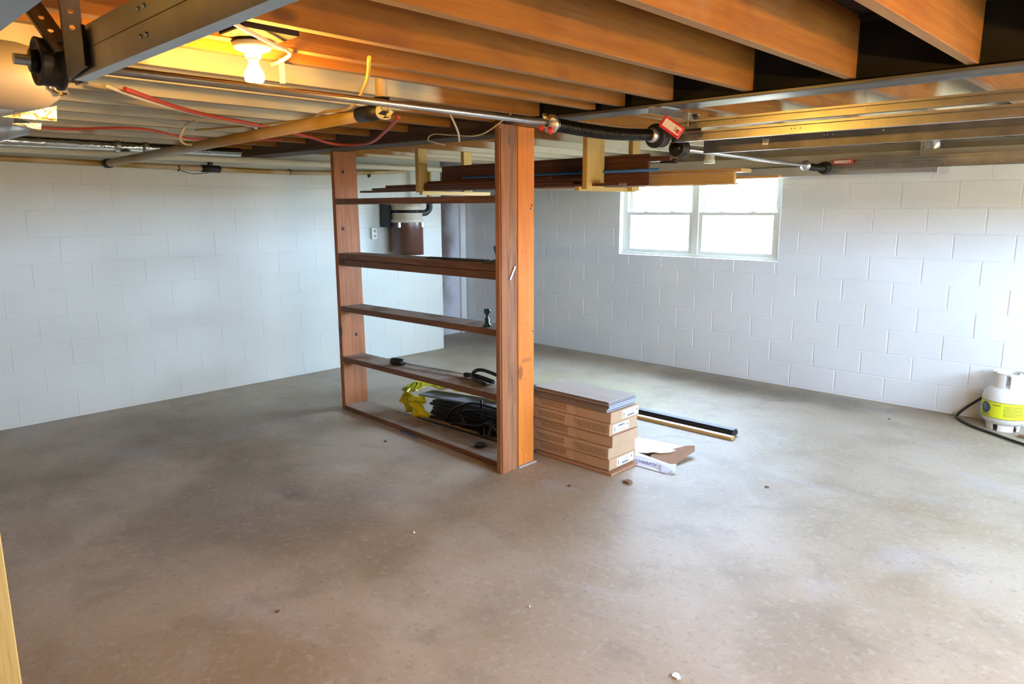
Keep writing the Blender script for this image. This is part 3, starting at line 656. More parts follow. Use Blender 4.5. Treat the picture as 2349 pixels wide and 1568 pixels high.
# ---------------------------------------------------------------- garage door tracks
def cchan(x0, x1, yweb, z0, z1, side, lip=.030, th=.0022):
    """C channel along X; web at yweb, flanges towards side"""
    bm = B()
    box(bm, x0, x1, yweb, yweb+th*side, z0, z1)
    ys = yweb + lip*side
    box(bm, x0, x1, yweb, ys, z0-th, z0); box(bm, x0, x1, yweb, ys, z1, z1+th)
    box(bm, x0, x1, ys-th*side, ys, z0, z0+.010); box(bm, x0, x1, ys-th*side, ys, z1-.008, z1)
    return bm
def rivets(bm, xs, y, zs, d, r=.006):
    for x in xs:
        for z in zs: lathe(bm, [(0, 0), (r, 0), (r*.6, .003), (0, .0035)], (x, y, z), (0, d, 0), 8)
def perf(p0, p1, wdir, w_, hole=.0045, pitch=.028, th=.003, leg=None):
    """perforated strap from p0 to p1 with real holes; leg: extra plain flange direction"""
    p0, p1 = Vector(p0), Vector(p1); d = (p1-p0); L_ = d.length; d.normalize(); wv = Vector(wdir).normalized(); nrm = d.cross(wv)
    n = max(1, int(L_/pitch)); pt_ = L_/n; bm = B()
    for i in range(n):
        c = p0 + d*(pt_*(i+.5)); outer = []; inner = []
        for k in range(8):
            a = k*math.pi/4; cx_, cy_ = math.cos(a), math.sin(a)
            s = 1/max(abs(cx_), abs(cy_)); outer.append(bm.verts.new(c + d*cx_*s*pt_/2 + wv*cy_*s*w_/2)); inner.append(bm.verts.new(c + (d*cx_ + wv*cy_)*hole))
        for k in range(8): bm.faces.new((outer[k], outer[(k+1) % 8], inner[(k+1) % 8], inner[k]))
        # square off the corners
        for k in (1, 3, 5, 7):
            pass
    bmesh.ops.recalc_face_normals(bm, faces=bm.faces[:])
    r_ = bmesh.ops.extrude_face_region(bm, geom=bm.faces[:]); vs = [e for e in r_['geom'] if isinstance(e, bmesh.types.BMVert)]
    bmesh.ops.translate(bm, verts=vs, vec=nrm*th)
    if leg:
        lv = Vector(leg).normalized(); a = p0 - wv*w_/2; b = p1 - wv*w_/2
        quadbox(bm, [a, b, b+wv*th, a+wv*th, a+lv*.03, b+lv*.03, b+wv*th+lv*.03, a+wv*th+lv*.03])
    return bm
def drum(name, c, y0, y1, parent, r=.052):
    bm = B(); s = 1 if y1 > y0 else -1; L_ = abs(y1-y0)
    prof = [(.016, -.004), (.024, -.004), (.024, .004), (r*.82, .006), (r*.86, 0), (r, .0), (r, .006)]
    k = 8
    for i in range(k): prof += [(r*.96, .008 + (L_-.022)*i/k), (r*.985, .008 + (L_-.022)*(i+.5)/k)]
    prof += [(r*.98, L_-.014), (r*1.12, L_-.01), (r*1.12, L_), (.02, L_), (.016, L_)]
    lathe(bm, prof, (c[0], y0, c[2]), (0, s, 0), 32)
    o = obj(name, bm, 'cast', parent)
    sp = B()
    for a in range(3):
        an = a*2.094+.4; box(sp, c[0]-.006, c[0]+.006, y0+.004*s, y0+.010*s, c[2]-.001, c[2]+.001)
    obj('hub', lathe(B(), [(0, -.012), (.027, -.012), (.027, .006), (0, .006)], (c[0], y0, c[2]), (0, s, 0), 20), 'black_metal', o)
    return o
def spring(name, a, b, r, sag, parent, turns=58, wr=.0034):
    a, b = Vector(a), Vector(b); n = turns*14; pts = []
    ax = (b-a).normalized(); s = ax.cross(Vector((0, 0, 1))).normalized(); u_ = s.cross(ax)
    for i in range(n+1):
        f = i/n; an = f*turns*2*math.pi; c = a.lerp(b, f) + Vector((0, 0, -sag*math.sin(f*math.pi)))
        pts.append(c + s*math.cos(an)*r + u_*math.sin(an)*r)
    o = obj(name, tube(B(), pts, wr, 5), 'black_metal', parent)
    # core sleeve of the coil (adjacent turns touch)
    core = [a.lerp(b, i/16) + Vector((0, 0, -sag*math.sin(i/16*math.pi))) for i in range(17)]
    obj('coil_core', tube(B(), core, r*.97, 16), 'black_metal', o)
    return o
# --- door 1
d1 = thing('garage_door_track', 'near steel garage door track hanging at the upper left, seen from outside', 'track', (-.5, .56, 1.95))
obj('upper_channel', cchan(-1.93, DOORX, .55, 1.998, 2.040, 1), 'galv', d1)
obj('lower_channel', cchan(-1.93, DOORX, .55, 1.945, 1.992, 1), 'galv', d1)
bm = sheet([(-1.945, .545, 1.945), (-1.80, .545, 1.955), (-1.80, .545, 2.035), (-1.945, .545, 2.042)], .003, (0, -1, 0))
obj('end_plate', bm, 'dull_steel', d1)
obj('cable_slot', bx(-1.805, -1.797, .538, .545, 1.955, 2.04), 'black_metal', d1)
rb = B(); rivets(rb, (-1.5, -1.47, -1.0, -.6), .5495, (1.97, 2.02), -1, .005); obj('rivet', rb, 'galv_bright', d1)['kind'] = 'stuff'
hg = thing('track_hanger', 'perforated angle iron hanger with two arms above the drum at upper left', 'bracket', (-2.0, .58, 2.05))
obj('arm', perf((-1.985, .575, 1.945), (-1.985, .575, 2.16), (.25, 1, 0), .042, .0062, .034, .003, (-1, .2, 0)), 'dull_steel', hg)
obj('arm', perf((-2.0, .558, 2.02), (-2.09, .50, 2.17), (.2, 1, .3), .042, .0062, .034, .003, (-1, .2, 0)), 'dull_steel', hg)
obj('bearing_plate', bx(-2.02, -1.95, .578, .584, 1.945, 2.03, bev=.001), 'dull_steel', hg)
sf = thing('torsion_shaft', 'long steel shaft running under the joists from the left drum to the big spring', 'shaft', (-2.08, 1.8, 2.0))
bm = tube(B(), [(-2.08, .470, 2.0), (-2.08, 3.31, 2.008)], .0127, 16)
obj('shaft_tube', bm, 'galv', sf)
drum('cable_drum', (-2.08, 0, 2.0), .515, .57, sf, .056); drum('cable_drum', (-2.08, 0, 2.007), 3.285, 3.215, sf, .054)
sp = thing('torsion_spring', 'big black oiled torsion spring with red-painted winding cone near the tall post', 'spring', (-2.08, 2.8, 2.0))
spring('coil', (-2.08, 2.42, 2.003), (-2.08, 3.18, 2.009), .0265, .014, sp, 68)
cn = obj('winding_cone', lathe(B(), [(.014, -.03), (.022, -.03), (.024, -.008), (.040, -.004), (.040, .004), (.027, .01), (.027, .03)], (-2.08, 2.41, 2.002), (0, 1, 0), 24), 'alu', sp)
for a in (0, 1, 2, 3):
    an = .5 + a*math.pi/2; dv = Vector((math.cos(an), 0, math.sin(an)))
    c0 = Vector((-2.08, 2.388, 2.002)); obj('winding_lug', tube(B(), [c0+dv*.018, c0+dv*.046], .010, 10), 'red' if a in (2, 3) else 'alu', sp)
obj('stationary_cone', lathe(B(), [(.014, 0), (.032, .0), (.036, .02), (.036, .04), (.014, .045)], (-2.08, 3.165, 2.008), (0, 1, 0), 24), 'alu', sp)
d1r = thing('garage_door_track', 'double steel track nearest the camera at right, its inner faces catching gold light', 'track', (-.4, 3.30, 1.97))
obj('upper_channel', cchan(-2.01, DOORX, 3.32, 2.038, 2.075, -1), 'galv', d1r)
obj('lower_channel', cchan(-2.01, DOORX, 3.32, 1.977, 2.021, -1), 'galv', d1r)
obj('flag_bracket', bx(-2.05, -1.88, 3.323, 3.327, 1.977, 2.077, bev=.001), 'dull_steel', d1r)
rb = B(); rivets(rb, (-1.70, -1.10, -.44), 3.3195, (2.0, 2.057), -1, .005); obj('rivet', rb, 'galv_bright', d1r)['kind'] = 'stuff'
rb = B(); rivets(rb, (-1.42, -1.405, -1.38), 3.3195, (2.0,), -1, .0035); obj('bolt_hole', rb, 'gap', d1r)['kind'] = 'stuff'
hg = thing('track_hanger', 'perforated angle bracket under the steel beam above the double track', 'bracket', (-2.0, 3.2, 2.1))
obj('angle', perf((-1.965, 3.00, 2.118), (-1.965, 3.42, 2.118), (1, 0, 0), .034, .005, .026, .003, (0, 0, -1)), 'galv', hg)
obj('arm', bx(-1.985, -1.945, 3.306, 3.310, 2.04, 2.12, bev=.001), 'galv', hg)
obj('arm', bar(B(), (-1.97, 3.41, 2.115), (-1.90, 3.335, 2.05), .028, .003), 'galv', hg)
tg = thing('red_tag', 'larger red plastic warning tag with a white label on the near spring drum', 'tag', (-1.93, 3.13, 2.02))
def redtag(t_, o_, xd, yd, w_, h_):
    mm = frame(Vector(o_), xd, yd)
    bm = bx(-w_/2, w_/2, -h_/2, h_/2, -.022, 0, bev=.004); bm.transform(mm); obj('tag_body', bm, 'red', t_)
    bm = bx(-w_*.40, w_*.42, -h_*.32, h_*.32, 0, .0012); bm.transform(mm); lb_ = obj('tag_label', bm, 'cream_print', t_)
    bm = bx(w_*.12, w_*.22, -h_*.2, h_*.2, .001, .002); bm.transform(mm); obj('tag_mark', bm, 'grey_ink', lb_)
    bm = lathe(B(), [(0, .0), (h_*.17, 0), (h_*.17, .0022), (0, .0022)], (w_*.32, -h_*.05, 0), (0, 0, 1), 16); bm.transform(mm); obj('tag_dot', bm, 'red', lb_)
redtag(tg, (-1.93, 3.13, 2.033), (.72, .45, -.60), (.35, .30, .70), .115, .060)
# --- door 2
d2 = thing('garage_door_track', 'grey steel track right behind the double track, seen from outside', 'track', (-.4, 3.56, 1.93))
obj('upper_channel', cchan(-1.99, DOORX, 3.55, 1.974, 2.004, 1), 'dull_steel', d2)
obj('lower_channel', cchan(-1.99, DOORX, 3.55, 1.934, 1.969, 1), 'dull_steel', d2)
rb = B(); rivets(rb, (-1.66, -1.1), 3.5495, (1.987,), -1, .005); rivets(rb, (-1.36, -1.345, -1.32), 3.5495, (1.984,), -1, .003); obj('rivet', rb, 'galv_bright', d2)['kind'] = 'stuff'
obj('clip', bx(-1.66, -1.63, 3.541, 3.5495, 1.955, 1.985, bev=.001), 'galv_bright', d2)
d2r = thing('garage_door_track', 'farthest steel track with a row of bolts, close to the window wall', 'track', (-.4, 6.1, 1.95))
obj('upper_channel', cchan(-2.20, DOORX, 6.12, 1.990, 2.022, -1), 'galv', d2r)
obj('lower_channel', cchan(-2.22, DOORX, 6.12, 1.940, 1.982, -1), 'galv', d2r)
rb = B(); rivets(rb, (-2.1, -1.95, -1.75, -1.45, -1.1), 6.1195, (1.962,), -1, .006); rivets(rb, (-1.95, -1.1), 6.1195, (2.006,), -1, .005); obj('bolt', rb, 'galv_bright', d2r)['kind'] = 'stuff'
obj('strap', perf((-1.60, 6.10, 2.02), (-1.60, 6.10, 2.15), (1, 0, 0), .04, .005, .026, .003), 'galv', d2r)
s2 = thing('torsion_shaft', 'bright thin shaft reaching from behind the double track to the far small spring', 'shaft', (-2.25, 4.9, 1.97))
obj('shaft_tube', tube(B(), [(-2.13, 3.50, 1.965), (-2.31, 6.12, 1.962)], .0127, 14), 'galv_bright', s2)
drum('cable_drum', (-2.13, 0, 1.966), 3.505, 3.565, s2, .046)
sp2 = thing('torsion_spring', 'small far black torsion spring in front of the cream wall plate', 'spring', (-2.3, 5.9, 1.96))
spring('coil', (-2.292, 5.66, 1.963), (-2.308, 6.02, 1.961), .026, .006, sp2, 34)
obj('winding_cone', lathe(B(), [(.014, -.03), (.024, -.02), (.040, -.004), (.040, .004), (.027, .01)], (-2.29, 5.65, 1.963), (0, 1, 0), 20), 'alu', sp2)
drum('cable_drum', (-2.31, 0, 1.961), 6.045, 6.10, sp2, .046)
tg = thing('red_tag', 'smaller red plastic tag with a white label beside the far spring', 'tag', (-2.2, 6.0, 1.99))
redtag(tg, (-2.155, 6.03, 2.001), (1, 0, 0), (0, 0, 1), .15, .034)
# galvanised duct along the window wall, round take-off
t = thing('flat_duct', 'bright galvanised rectangular duct under the wall plate, ending above the right wall', 'duct', (-3, 6.3, 1.95))
obj('duct_body', bx(-4.9, -1.53, 6.16, 6.455, 1.903, 1.983, bev=.003), 'galv_bright', t)
obj('end_cap', bx(-1.53, -1.50, 6.15, 6.462, 1.898, 1.984, bev=.003), 'galv_bright', t)
simple('round_duct', lathe(B(), [(.073, 0), (.073, .08), (.077, .083), (.077, .09), (.073, .093), (.073, .30)], (-1.575, 6.28, 2.076), (0, 0, 1), 28), 'galv_bright', 'short shiny round vertical duct rising from the wall plate above the far track', 'duct', (-1.575, 6.28, 2.076))

# ---------------------------------------------------------------- hanging rack and lumber
rk = thing('lumber_rack', 'hanging rack of yellowish studs and cross pieces nailed to the joists behind the post', 'rack', (-4, 4.3, 1.78))
obj('hanger', bx(-3.165, -3.125, 4.00, 4.20, 1.775, 2.384, bev=.002), 'yellow_wood', rk)
obj('hanger', bx(-3.165, -3.125, 4.545, 4.64, 1.770, 2.384, bev=.002), 'yellow_wood', rk)
obj('hanger', bx(-5.00, -4.955, 4.00, 4.10, 1.785, 2.384, bev=.002), 'yellow_wood', rk)
obj('hanger', bx(-5.00, -4.955, 4.53, 4.63, 1.785, 2.384, bev=.002), 'yellow_wood', rk)
obj('cross_piece', bx(-3.21, -3.168, 3.97, 4.66, 1.765, 1.795, bev=.002), 'yellow_y', rk)
obj('cross_piece', bx(-4.95, -4.91, 4.00, 4.82, 1.762, 1.795, bev=.002), 'yellow_y', rk)
G = 'lumber lying on the hanging rack'
def lum(name, m_, label, x0, x1, y0, y1, z0, z1, z2=0.0, bev=.002):
    q = [(x0, y0, z0), (x1, y0, z0+z2), (x1, y1, z0+z2), (x0, y1, z0), (x0, y0, z1), (x1, y0, z1+z2), (x1, y1, z1+z2), (x0, y1, z1)]
    return simple(name, quadbox(B(), q, bev), m_, label, 'board', ((x0+x1)/2, (y0+y1)/2, z0), G)
lum('trim_board', 'stain_x', 'thin dark board on the rack reaching furthest toward the left wall', -5.93, -2.9, 4.06, 4.16, 1.797, 1.815)
lum('trim_board', 'stain_x', 'second thin dark board on the rack, its left tip stepped back', -5.72, -3.3, 4.05, 4.15, 1.816, 1.834)
lum('trim_board', 'stain_x', 'third thin dark board stepped back above the two longest', -5.52, -3.2, 4.06, 4.17, 1.835, 1.856)
lum('trim_board', 'stain_x', 'dark board on edge, lowest front face of the rack between the hangers', -5.20, -2.76, 4.215, 4.235, 1.797, 1.885)
lum('trim_board', 'stain_x', 'wide dark board on edge filling the middle of the rack', -4.95, -2.80, 4.26, 4.28, 1.797, 2.01)
lum('trim_board', 'stain_x', 'reddish board lying on top of the rack, its cut end beside the near drum', -4.70, -2.62, 4.24, 4.34, 1.965, 1.995, -.01)
lum('trim_board', 'tan_x', 'tan board on edge whose end sticks out over the window', -4.4, -2.24, 4.40, 4.43, 1.80, 1.872)
lum('trim_board', 'tan_x', 'tan board lying flat behind the others over the window', -4.2, -2.20, 4.42, 4.56, 1.874, 1.896)
lum('trim_board', 'tan_x', 'longest thin red-brown strip reaching furthest right under the far shaft', -4.3, -1.985, 4.49, 4.53, 1.832, 1.847)
lum('trim_board', 'tan_x', 'lowest thin strip crossing the top of the window', -4.0, -2.27, 4.48, 4.53, 1.797, 1.808)
simple('blue_pipe', tube(B(), [(-4.6, 4.19, 1.903), (-2.67, 4.19, 1.896)], .011, 10), 'blue_pl', 'long blue plastic pipe lying on the rack lumber', 'pipe', (-3.6, 4.19, 1.9))
simple('black_offcut', bar(B(), (-2.72, 4.29, 1.955), (-2.60, 4.29, 1.95), .03, .03, .004), 'black_pl', 'short black block at the end of the top rack board', 'block', (-2.66, 4.29, 1.94))
simple('string_end', tube(B(), smooth_path([(-3.62, 4.19, 1.88), (-3.61, 4.18, 1.83), (-3.63, 4.18, 1.80), (-3.60, 4.18, 1.76), (-3.61, 4.18, 1.72)]), .0025, 6), 'rope', 'frayed tan string hanging from the rack lumber right of the post', 'string', (-3.6, 4.18, 1.75))
simple('white_pipe', lathe(B(), [(0, 0), (.042, 0), (.042, .03), (.038, .034), (.038, .40)], (-2.86, 5.2, 1.985), (0, 0, 1), 20), 'white_pipe', 'short white vertical plastic pipe stub hanging between joists over the window', 'pipe', (-2.86, 5.2, 1.985))

# ---------------------------------------------------------------- drain pipe and wall pipes
t = thing('drain_pipe', 'long stained yellow-brown drain pipe sloping across under the left joists', 'pipe', (-4.5, 1.9, 2.0))
obj('pipe_run', tube(B(), [(-6.28, 1.95, 2.000), (-2.75, 1.92, 2.058)], .0285, 18), 'pipe', t)
obj('coupling', tube(B(), [(-6.26, 1.95, 2.0), (-6.18, 1.95, 2.0)], .036, 16), 'black_pl', t)
obj('tee', tube(B(), [(-2.78, 1.92, 2.058), (-2.62, 1.92, 2.060)], .034, 16), 'black_pl', t)
obj('riser', tube(B(), [(-2.615, 1.92, 2.06), (-2.615, 1.92, 2.38)], .026, 16), 'pipe', t)
obj('riser_coupling', tube(B(), [(-2.615, 1.92, 2.085), (-2.615, 1.92, 2.115)], .034, 16), 'black_pl', t)
bm = B(); n = 16; rings = []
for k in range(n):
    a = 2*math.pi*k/n; rings.append((bm.verts.new((-2.62, 1.92+.031*math.cos(a), 2.056+.031*math.sin(a))), bm.verts.new((-2.575-.02*(k % 2)-.012*math.sin(k*2.3), 1.92+.034*math.cos(a), 2.056+.034*math.sin(a)))))
for k in range(n): bm.faces.new((rings[k][0], rings[(k+1) % n][0], rings[(k+1) % n][1], rings[k][1]))
o = obj('broken_stub', bm, 'white_pipe', t); s_ = o.modifiers.new('thick', 'SOLIDIFY'); s_.thickness = .004
t = thing('wall_pipe', 'yellow-brown pipe running along the top of the left wall', 'pipe', (-6.3, 3, 2.0))
obj('pipe_run', tube(B(), smooth_path([(-6.33, -1.0, 2.045), (-6.33, 1.2, 2.015), (-6.33, 2.8, 1.992), (-6.33, 3.9, 1.990), (-6.33, 4.9, 2.04)]), .022, 14), 'pipe', t)
obj('black_tee', tube(B(), [(-6.33, 2.72, 1.993), (-6.33, 2.88, 1.992)], .031, 14), 'black_pl', t)
obj('tee_neck', tube(B(), [(-6.33, 2.80, 1.99), (-6.33, 2.80, 2.08)], .022, 12), 'black_pl', t)
for yy in (2.52, 3.55, 4.45): obj('pipe_strap', tube(B(), [(-6.33, yy, 1.99), (-6.33, yy+.008, 1.99)], .027, 12), 'black_pl', t)
obj('wire_tail', tube(B(), smooth_path([(-6.30, 2.53, 1.97), (-6.29, 2.62, 1.945), (-6.29, 2.76, 1.955)]), .003, 6), 'black_pl', t)
simple('water_main', tube(B(), smooth_path([(-6.05, -1.0, 2.06), (-6.05, 1.5, 2.065), (-6.05, 3.0, 2.06), (-6.05, 6.2, 2.06)]), .028, 14), 'cream_pipe', 'cream painted pipe running above the yellow-brown wall pipe', 'pipe', (-6.05, 3, 2.06))
t = thing('foil_pipe', 'foil-wrapped pipe with a glittering seam along the upper left', 'pipe', (-5.7, 1, 2.08))
obj('wrapped_pipe', tube(B(), [(-5.66, -1.0, 2.082), (-5.66, 2.75, 2.092)], .034, 16), 'foil', t)
for yy in (1.83, 2.02): obj('metal_strap', tube(B(), [(-5.66, yy, 2.09), (-5.66, yy+.03, 2.09)], .040, 14), 'galv_bright', t)

# ---------------------------------------------------------------- ducts at the upper left
t = thing('round_duct', 'beige round duct with foil-taped end behind the left cable drum', 'duct', (-2.7, .5, 2.05))
R_ = .100; cx_, cz_ = -2.67, 2.048
obj('duct_body', lathe(B(), [(R_*.3, -1.2), (R_, -1.19), (R_, -.09), (R_*.99, -.02), (R_*.86, .045), (R_*.6, .08), (0, .09)], (cx_, .63, cz_), (0, 1, 0), 40), 'duct', t)
obj('seam_band', lathe(B(), [(R_+.001, -.20), (R_+.006, -.195), (R_+.006, -.175), (R_+.001, -.17)], (cx_, .63, cz_), (.25, 1, 0), 40), 'duct_grey', t)
obj('foil_tape', sheet([(-2.575, .655, 2.065), (-2.60, .70, 2.062), (-2.63, .735, 2.005), (-2.60, .70, 1.992), (-2.585, .67, 2.01)], .004, (1, -.3, 0)), 'foil', t)
t = thing('round_duct', 'grey duct with a torn golden foil corner below the beige round duct', 'duct', (-3.45, .4, 2.03))
obj('duct_body', lathe(B(), [(0, -1.2), (.085, -1.2), (.085, .04), (.06, .05), (0, .05)], (-3.46, .70, 2.045), (0, 1, 0), 32), 'duct_grey', t)
obj('foil_tape', sheet([(-3.375, .70, 1.998), (-3.375, .89, 2.055), (-3.375, .885, 1.996)], .006, (-1, 0, 0)), 'foil', t)
t = thing('round_duct', 'lowest grey duct end at the left edge with dull foil tape', 'duct', (-4.1, .5, 2.02))
obj('duct_body', lathe(B(), [(0, -1.2), (.08, -1.2), (.075, -.02), (.03, .12), (0, .12)], (-4.05, .82, 2.025), (0, 1, 0), 32), 'duct_grey', t)
obj('foil_tape', sheet([(-3.985, .85, 2.035), (-3.985, .98, 2.045), (-3.985, .975, 2.015)], .004, (-1, 0, 0)), 'foil', t)
bm = B(); box(bm, -2.6, .6, -.35, .383, 1.985, 2.14, bev=.012)
tag(obj('supply_duct', bm, 'duct_grey', None, (-1, 0, 2)), 'smooth blue-grey sheet metal duct filling the top left corner', 'duct')

# ---------------------------------------------------------------- bulb
bx_, by_ = -2.18, 1.124
t = thing('bare_bulb', 'lit bare light bulb in a white porcelain holder under the joists', 'light bulb', (bx_, by_, 2.15))
obj('holder_plate', lathe(B(), [(0, .0), (.056, .0), (.060, -.006), (.052, -.020), (.026, -.030), (.022, -.045), (0, -.045)], (bx_, by_, 2.149), (0, 0, 1), 32), 'porcelain', t)
obj('socket', lathe(B(), [(0, 0), (.0165, 0), (.0165, -.006), (.0135, -.010), (.0135, -.024), (0, -.024)], (bx_, by_, 2.104), (0, 0, 1), 20), 'porcelain', t)
obj('glass_bulb', lathe(B(), [(.012, .0), (.014, -.008), (.020, -.022), (.028, -.036), (.030, -.048), (.027, -.060), (.018, -.071), (.006, -.076), (0, -.0765)], (bx_, by_, 2.098), (0, 0, 1), 28), 'bulb', t)
tag(obj('junction_box', bx(-2.18, -2.03, 1.02, 1.20, 2.155, 2.25, bev=.003), 'gap', None, (-2.1, 1.1, 2.2)), 'dark junction box above the bare bulb', 'electrical box')
# second bare bulb, added out of frame for warm light on joists and floor
t = thing('bare_bulb', 'added lit bulb hanging on a cord, unseen beyond the right edge of the picture', 'light bulb', (.6, 1.7, 2.15))
obj('holder_plate', lathe(B(), [(0, .0), (.056, .0), (.060, -.006), (.052, -.020), (.026, -.030), (.022, -.045), (0, -.045)], (.6, 1.7, 2.149), (0, 0, 1), 32), 'porcelain', t)
obj('glass_bulb', lathe(B(), [(.012, .0), (.014, -.008), (.020, -.022), (.028, -.036), (.030, -.048), (.027, -.060), (.018, -.071), (.006, -.076), (0, -.0765)], (.6, 1.7, 1.86), (0, 0, 1), 28), 'added_bulb', t)

obj('cord', tube(B(), [(.6, 1.7, 1.855), (.6, 1.7, 2.11)], .005, 8), 'black_pl', t)
# ---------------------------------------------------------------- cables
def cable(name, pts, r, m_, label, cat='cable', k=6): return simple(name, tube(B(), smooth_path(pts, k), r, 8), m_, label, cat, pts[0])
cable('cable', [(-1.80, .80, 2.144), (-1.93, .93, 2.140), (-2.08, 1.13, 2.135), (-2.18, 1.25, 2.138), (-2.26, 1.26, 2.125), (-2.36, 1.28, 2.13)], .0065, 'wire', 'cream cable passing the bulb holder with a short bend')
cable('cable', [(-2.09, 1.49, 2.145), (-2.30, 1.62, 2.10), (-2.74, 1.84, 2.075), (-3.05, 1.91, 2.095), (-3.40, 2.03, 2.10), (-3.75, 2.04, 2.11), (-4.10, 2.04, 2.12), (-4.6, 1.96, 2.13)], .007, 'wire_yellow', 'orange-yellow cable hanging in a long curve beside the drain pipe')
cable('cable', [(-4.20, 1.80, 2.14), (-4.42, 1.83, 2.135), (-4.45, 1.80, 2.06), (-4.52, 1.86, 2.035), (-4.56, 1.92, 2.04)], .008, 'wire', 'cream cable loop drooping onto the left part of the drain pipe')
cable('cable', [(-3.31, 1.13, 2.14), (-3.66, 1.54, 2.12), (-3.93, 2.05, 2.11), (-4.2, 2.5, 2.10), (-4.35, 2.80, 2.08), (-4.05, 2.85, 2.07), (-3.55, 2.62, 2.09), (-3.20, 2.46, 2.13)], .010, 'red_cable', 'red cable snaking under the joists toward the shelving')
cable('cable', [(-4.9, .9, 2.13), (-5.0, 1.3, 2.12), (-4.8, 1.7, 2.135), (-5.1, 2.2, 2.12), (-4.9, 2.7, 2.14)], .008, 'red_cable', 'faded red cable far left below the joists')
cable('cable', [(-3.3, 1.05, 2.145), (-3.5, 1.32, 2.12), (-3.85, 1.75, 2.12), (-4.1, 2.1, 2.12), (-4.6, 2.3, 2.14)], .009, 'wire', 'dull cream cable beside the red one at upper left')
cable('cable', [(-2.95, 2.60, 2.14), (-3.02, 2.72, 2.06), (-3.10, 2.80, 2.02)], .006, 'wire', 'short straight cable end hanging in front of the dark beam')
cable('cable', [(-2.79, 2.90, 2.149), (-3.0, 2.88, 2.055), (-3.18, 2.82, 2.06), (-3.30, 2.78, 2.07), (-3.32, 2.76, 2.035), (-3.20, 2.78, 2.005)], .0035, 'wire', 'thin looped cable hanging left of the tall post top')
simple('cable_staple', bx(-2.345, -2.335, 1.30, 1.315, 2.07, 2.15), 'wire', 'bent nail beside the bulb cable', 'nail', (-2.34, 1.3, 2.1))

# ---------------------------------------------------------------- vacuum canister, outlet
t = thing('vacuum_canister', 'brown wall-mounted canister with a beige cap on the left wall behind the shelving', 'canister', (-6.2, 4.82, 1.15))
vc = Vector((-6.24, 4.86, 0)); r = .172
obj('canister_body', lathe(B(), [(0, 1.155), (r, 1.155), (r*1.0, 1.50)], vc, (0, 0, 1), 36), 'vac_brown', t)
obj('cap', lathe(B(), [(r, 1.50), (r*1.05, 1.50), (r*1.05, 1.53), (r*.98, 1.54), (r*.98, 1.66), (r*.9, 1.69), (0, 1.695)], vc, (0, 0, 1), 36), 'vac_beige', t)
obj('vent_band', lathe(B(), [(r*.985, 1.60), (r*.995, 1.60), (r*.995, 1.63), (r*.985, 1.63)], vc, (0, 0, 1), 36), 'black_metal', t)
obj('side_box', bx(-6.41, -6.30, 4.63, 4.70, 1.45, 1.72, bev=.005), 'black_pl', t)  # black colour stands in for the dark shadow beside the canister
for aa in (-1.15, .45): 
    p = vc + Vector((math.cos(aa)*r*1.03, math.sin(aa)*r*1.03, 1.475)); obj('clasp', bx(p.x-.012, p.x+.012, p.y-.012, p.y+.012, 1.45, 1.50, bev=.002), 'galv_bright', t)
obj('elbow', tube(B(), smooth_path([(-6.22, 5.0, 1.60), (-6.22, 5.10, 1.60), (-6.22, 5.155, 1.64), (-6.22, 5.16, 1.70)]), .034, 14), 'black_pl', t)
obj('inlet_pipe', tube(B(), [(-6.22, 5.16, 1.69), (-6.22, 5.16, 2.05)], .026, 14), 'pipe', t)
t = thing('power_outlet', 'ivory duplex power outlet on the left wall seen through the shelving', 'outlet', (-6.40, 4.54, 1.385))
obj('cover_plate', bx(-6.42, -6.385, 4.505, 4.572, 1.328, 1.446, bev=.004), 'ivory', t)
for zz in (1.36, 1.412):
    so_ = obj('socket_face', lathe(B(), [(0, 0), (.016, 0), (.016, .003), (0, .003)], (-6.385, 4.538, zz), (1, 0, 0), 16), 'vac_beige', t)
    sb = B(); box(sb, -6.3822, -6.3812, 4.531, 4.533, zz-.004, zz+.006); box(sb, -6.3822, -6.3812, 4.542, 4.544, zz-.004, zz+.006); obj('slot', sb, 'ink', so_)

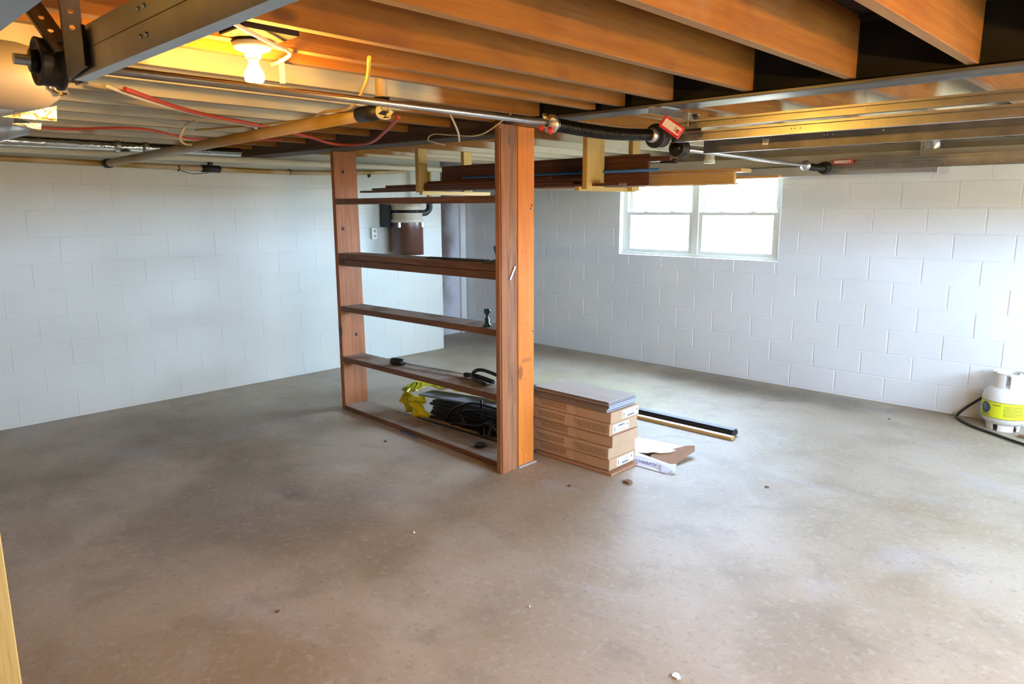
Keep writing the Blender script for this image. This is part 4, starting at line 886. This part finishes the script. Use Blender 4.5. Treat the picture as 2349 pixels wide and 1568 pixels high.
# ---------------------------------------------------------------- near stud, floor litter, outdoors
tag(obj('near_stud', bx(-1.93, -1.83, .16, .278, 0, 1.2, bev=.003), 'yellow_wood', None, (-1.88, .22, 0)), 'yellow pine stud at the lower left edge of the picture', 'stud')
def chip(x, y, r, m_, label, seed, h=.006):
    rnd = random.Random(seed); pts = [(x+math.cos(a)*r*rnd.uniform(.5, 1), y+math.sin(a)*r*rnd.uniform(.3, 1), .001) for a in [k*math.pi/4 for k in range(8)]]
    simple('leaf_scrap' if m_ == 'leaf' else 'paint_chip', sheet(pts, h), m_, label, 'debris', (x, y, 0))
chip(-2.352, 3.462, .040, 'leaf', 'crumbled brown leaf on the floor just in front of the cartons', 1, .012)
chip(-2.574, 3.176, .014, 'leaf', 'small dark leaf bit left of the crumbled leaf before the cartons', 2)
chip(-1.706, 3.978, .016, 'leaf', 'dark leaf bit alone on the floor right of the white tray', 3)
chip(-4.073, 2.922, .016, 'leaf', 'dark bit on the floor just left of the blue rod', 4)
chip(-2.59, 1.281, .010, 'leaf', 'tiny dark bit on the floor in the lower left foreground', 5)
chip(-1.168, 2.056, .022, 'speck', 'white paint scrap at the bottom middle of the floor', 6)
chip(-1.854, 2.031, .006, 'speck', 'tiny white chip in the middle of the floor', 7)
chip(-2.759, 2.135, .007, 'speck', 'tiny white chip on the floor in front of the post', 8)
chip(-1.62, 5.98, .012, 'leaf', 'reddish bit on the floor near the right wall left of the cylinder', 9)
# shrub outside the window
t = thing('garden_shrub', 'sunlit pale green shrub outside the right half of the window', 'shrub', (-6.05, 11.0, 0))
for k in range(5):
    a = k*1.3; obj('stem', tube(B(), smooth_path([(-6.05, 11.0, -.02), (-6.05+.12*math.cos(a), 11+.12*math.sin(a), .8), (-6.05+.3*math.cos(a), 11+.3*math.sin(a), 1.7)], 3), .012, 6), 'leaf', t)
bm = B(); rnd = random.Random(5)
for k in range(160):
    a = rnd.uniform(0, 6.28); z = rnd.uniform(.9, 1.6); rr_ = rnd.uniform(.02, .16); c = Vector((-6.05+math.cos(a)*rr_, 11+math.sin(a)*rr_, z))
    d = Vector((rnd.uniform(-1, 1), rnd.uniform(-1, 1), rnd.uniform(-.3, 1))).normalized(); s = d.cross(Vector((rnd.uniform(-1, 1), rnd.uniform(-1, 1), .3))).normalized()
    v = [bm.verts.new(c), bm.verts.new(c+d*.05+s*.022), bm.verts.new(c+d*.10), bm.verts.new(c+d*.05-s*.022)]; bm.faces.new(v)
obj('foliage', bm, 'green', t)['kind'] = 'stuff'
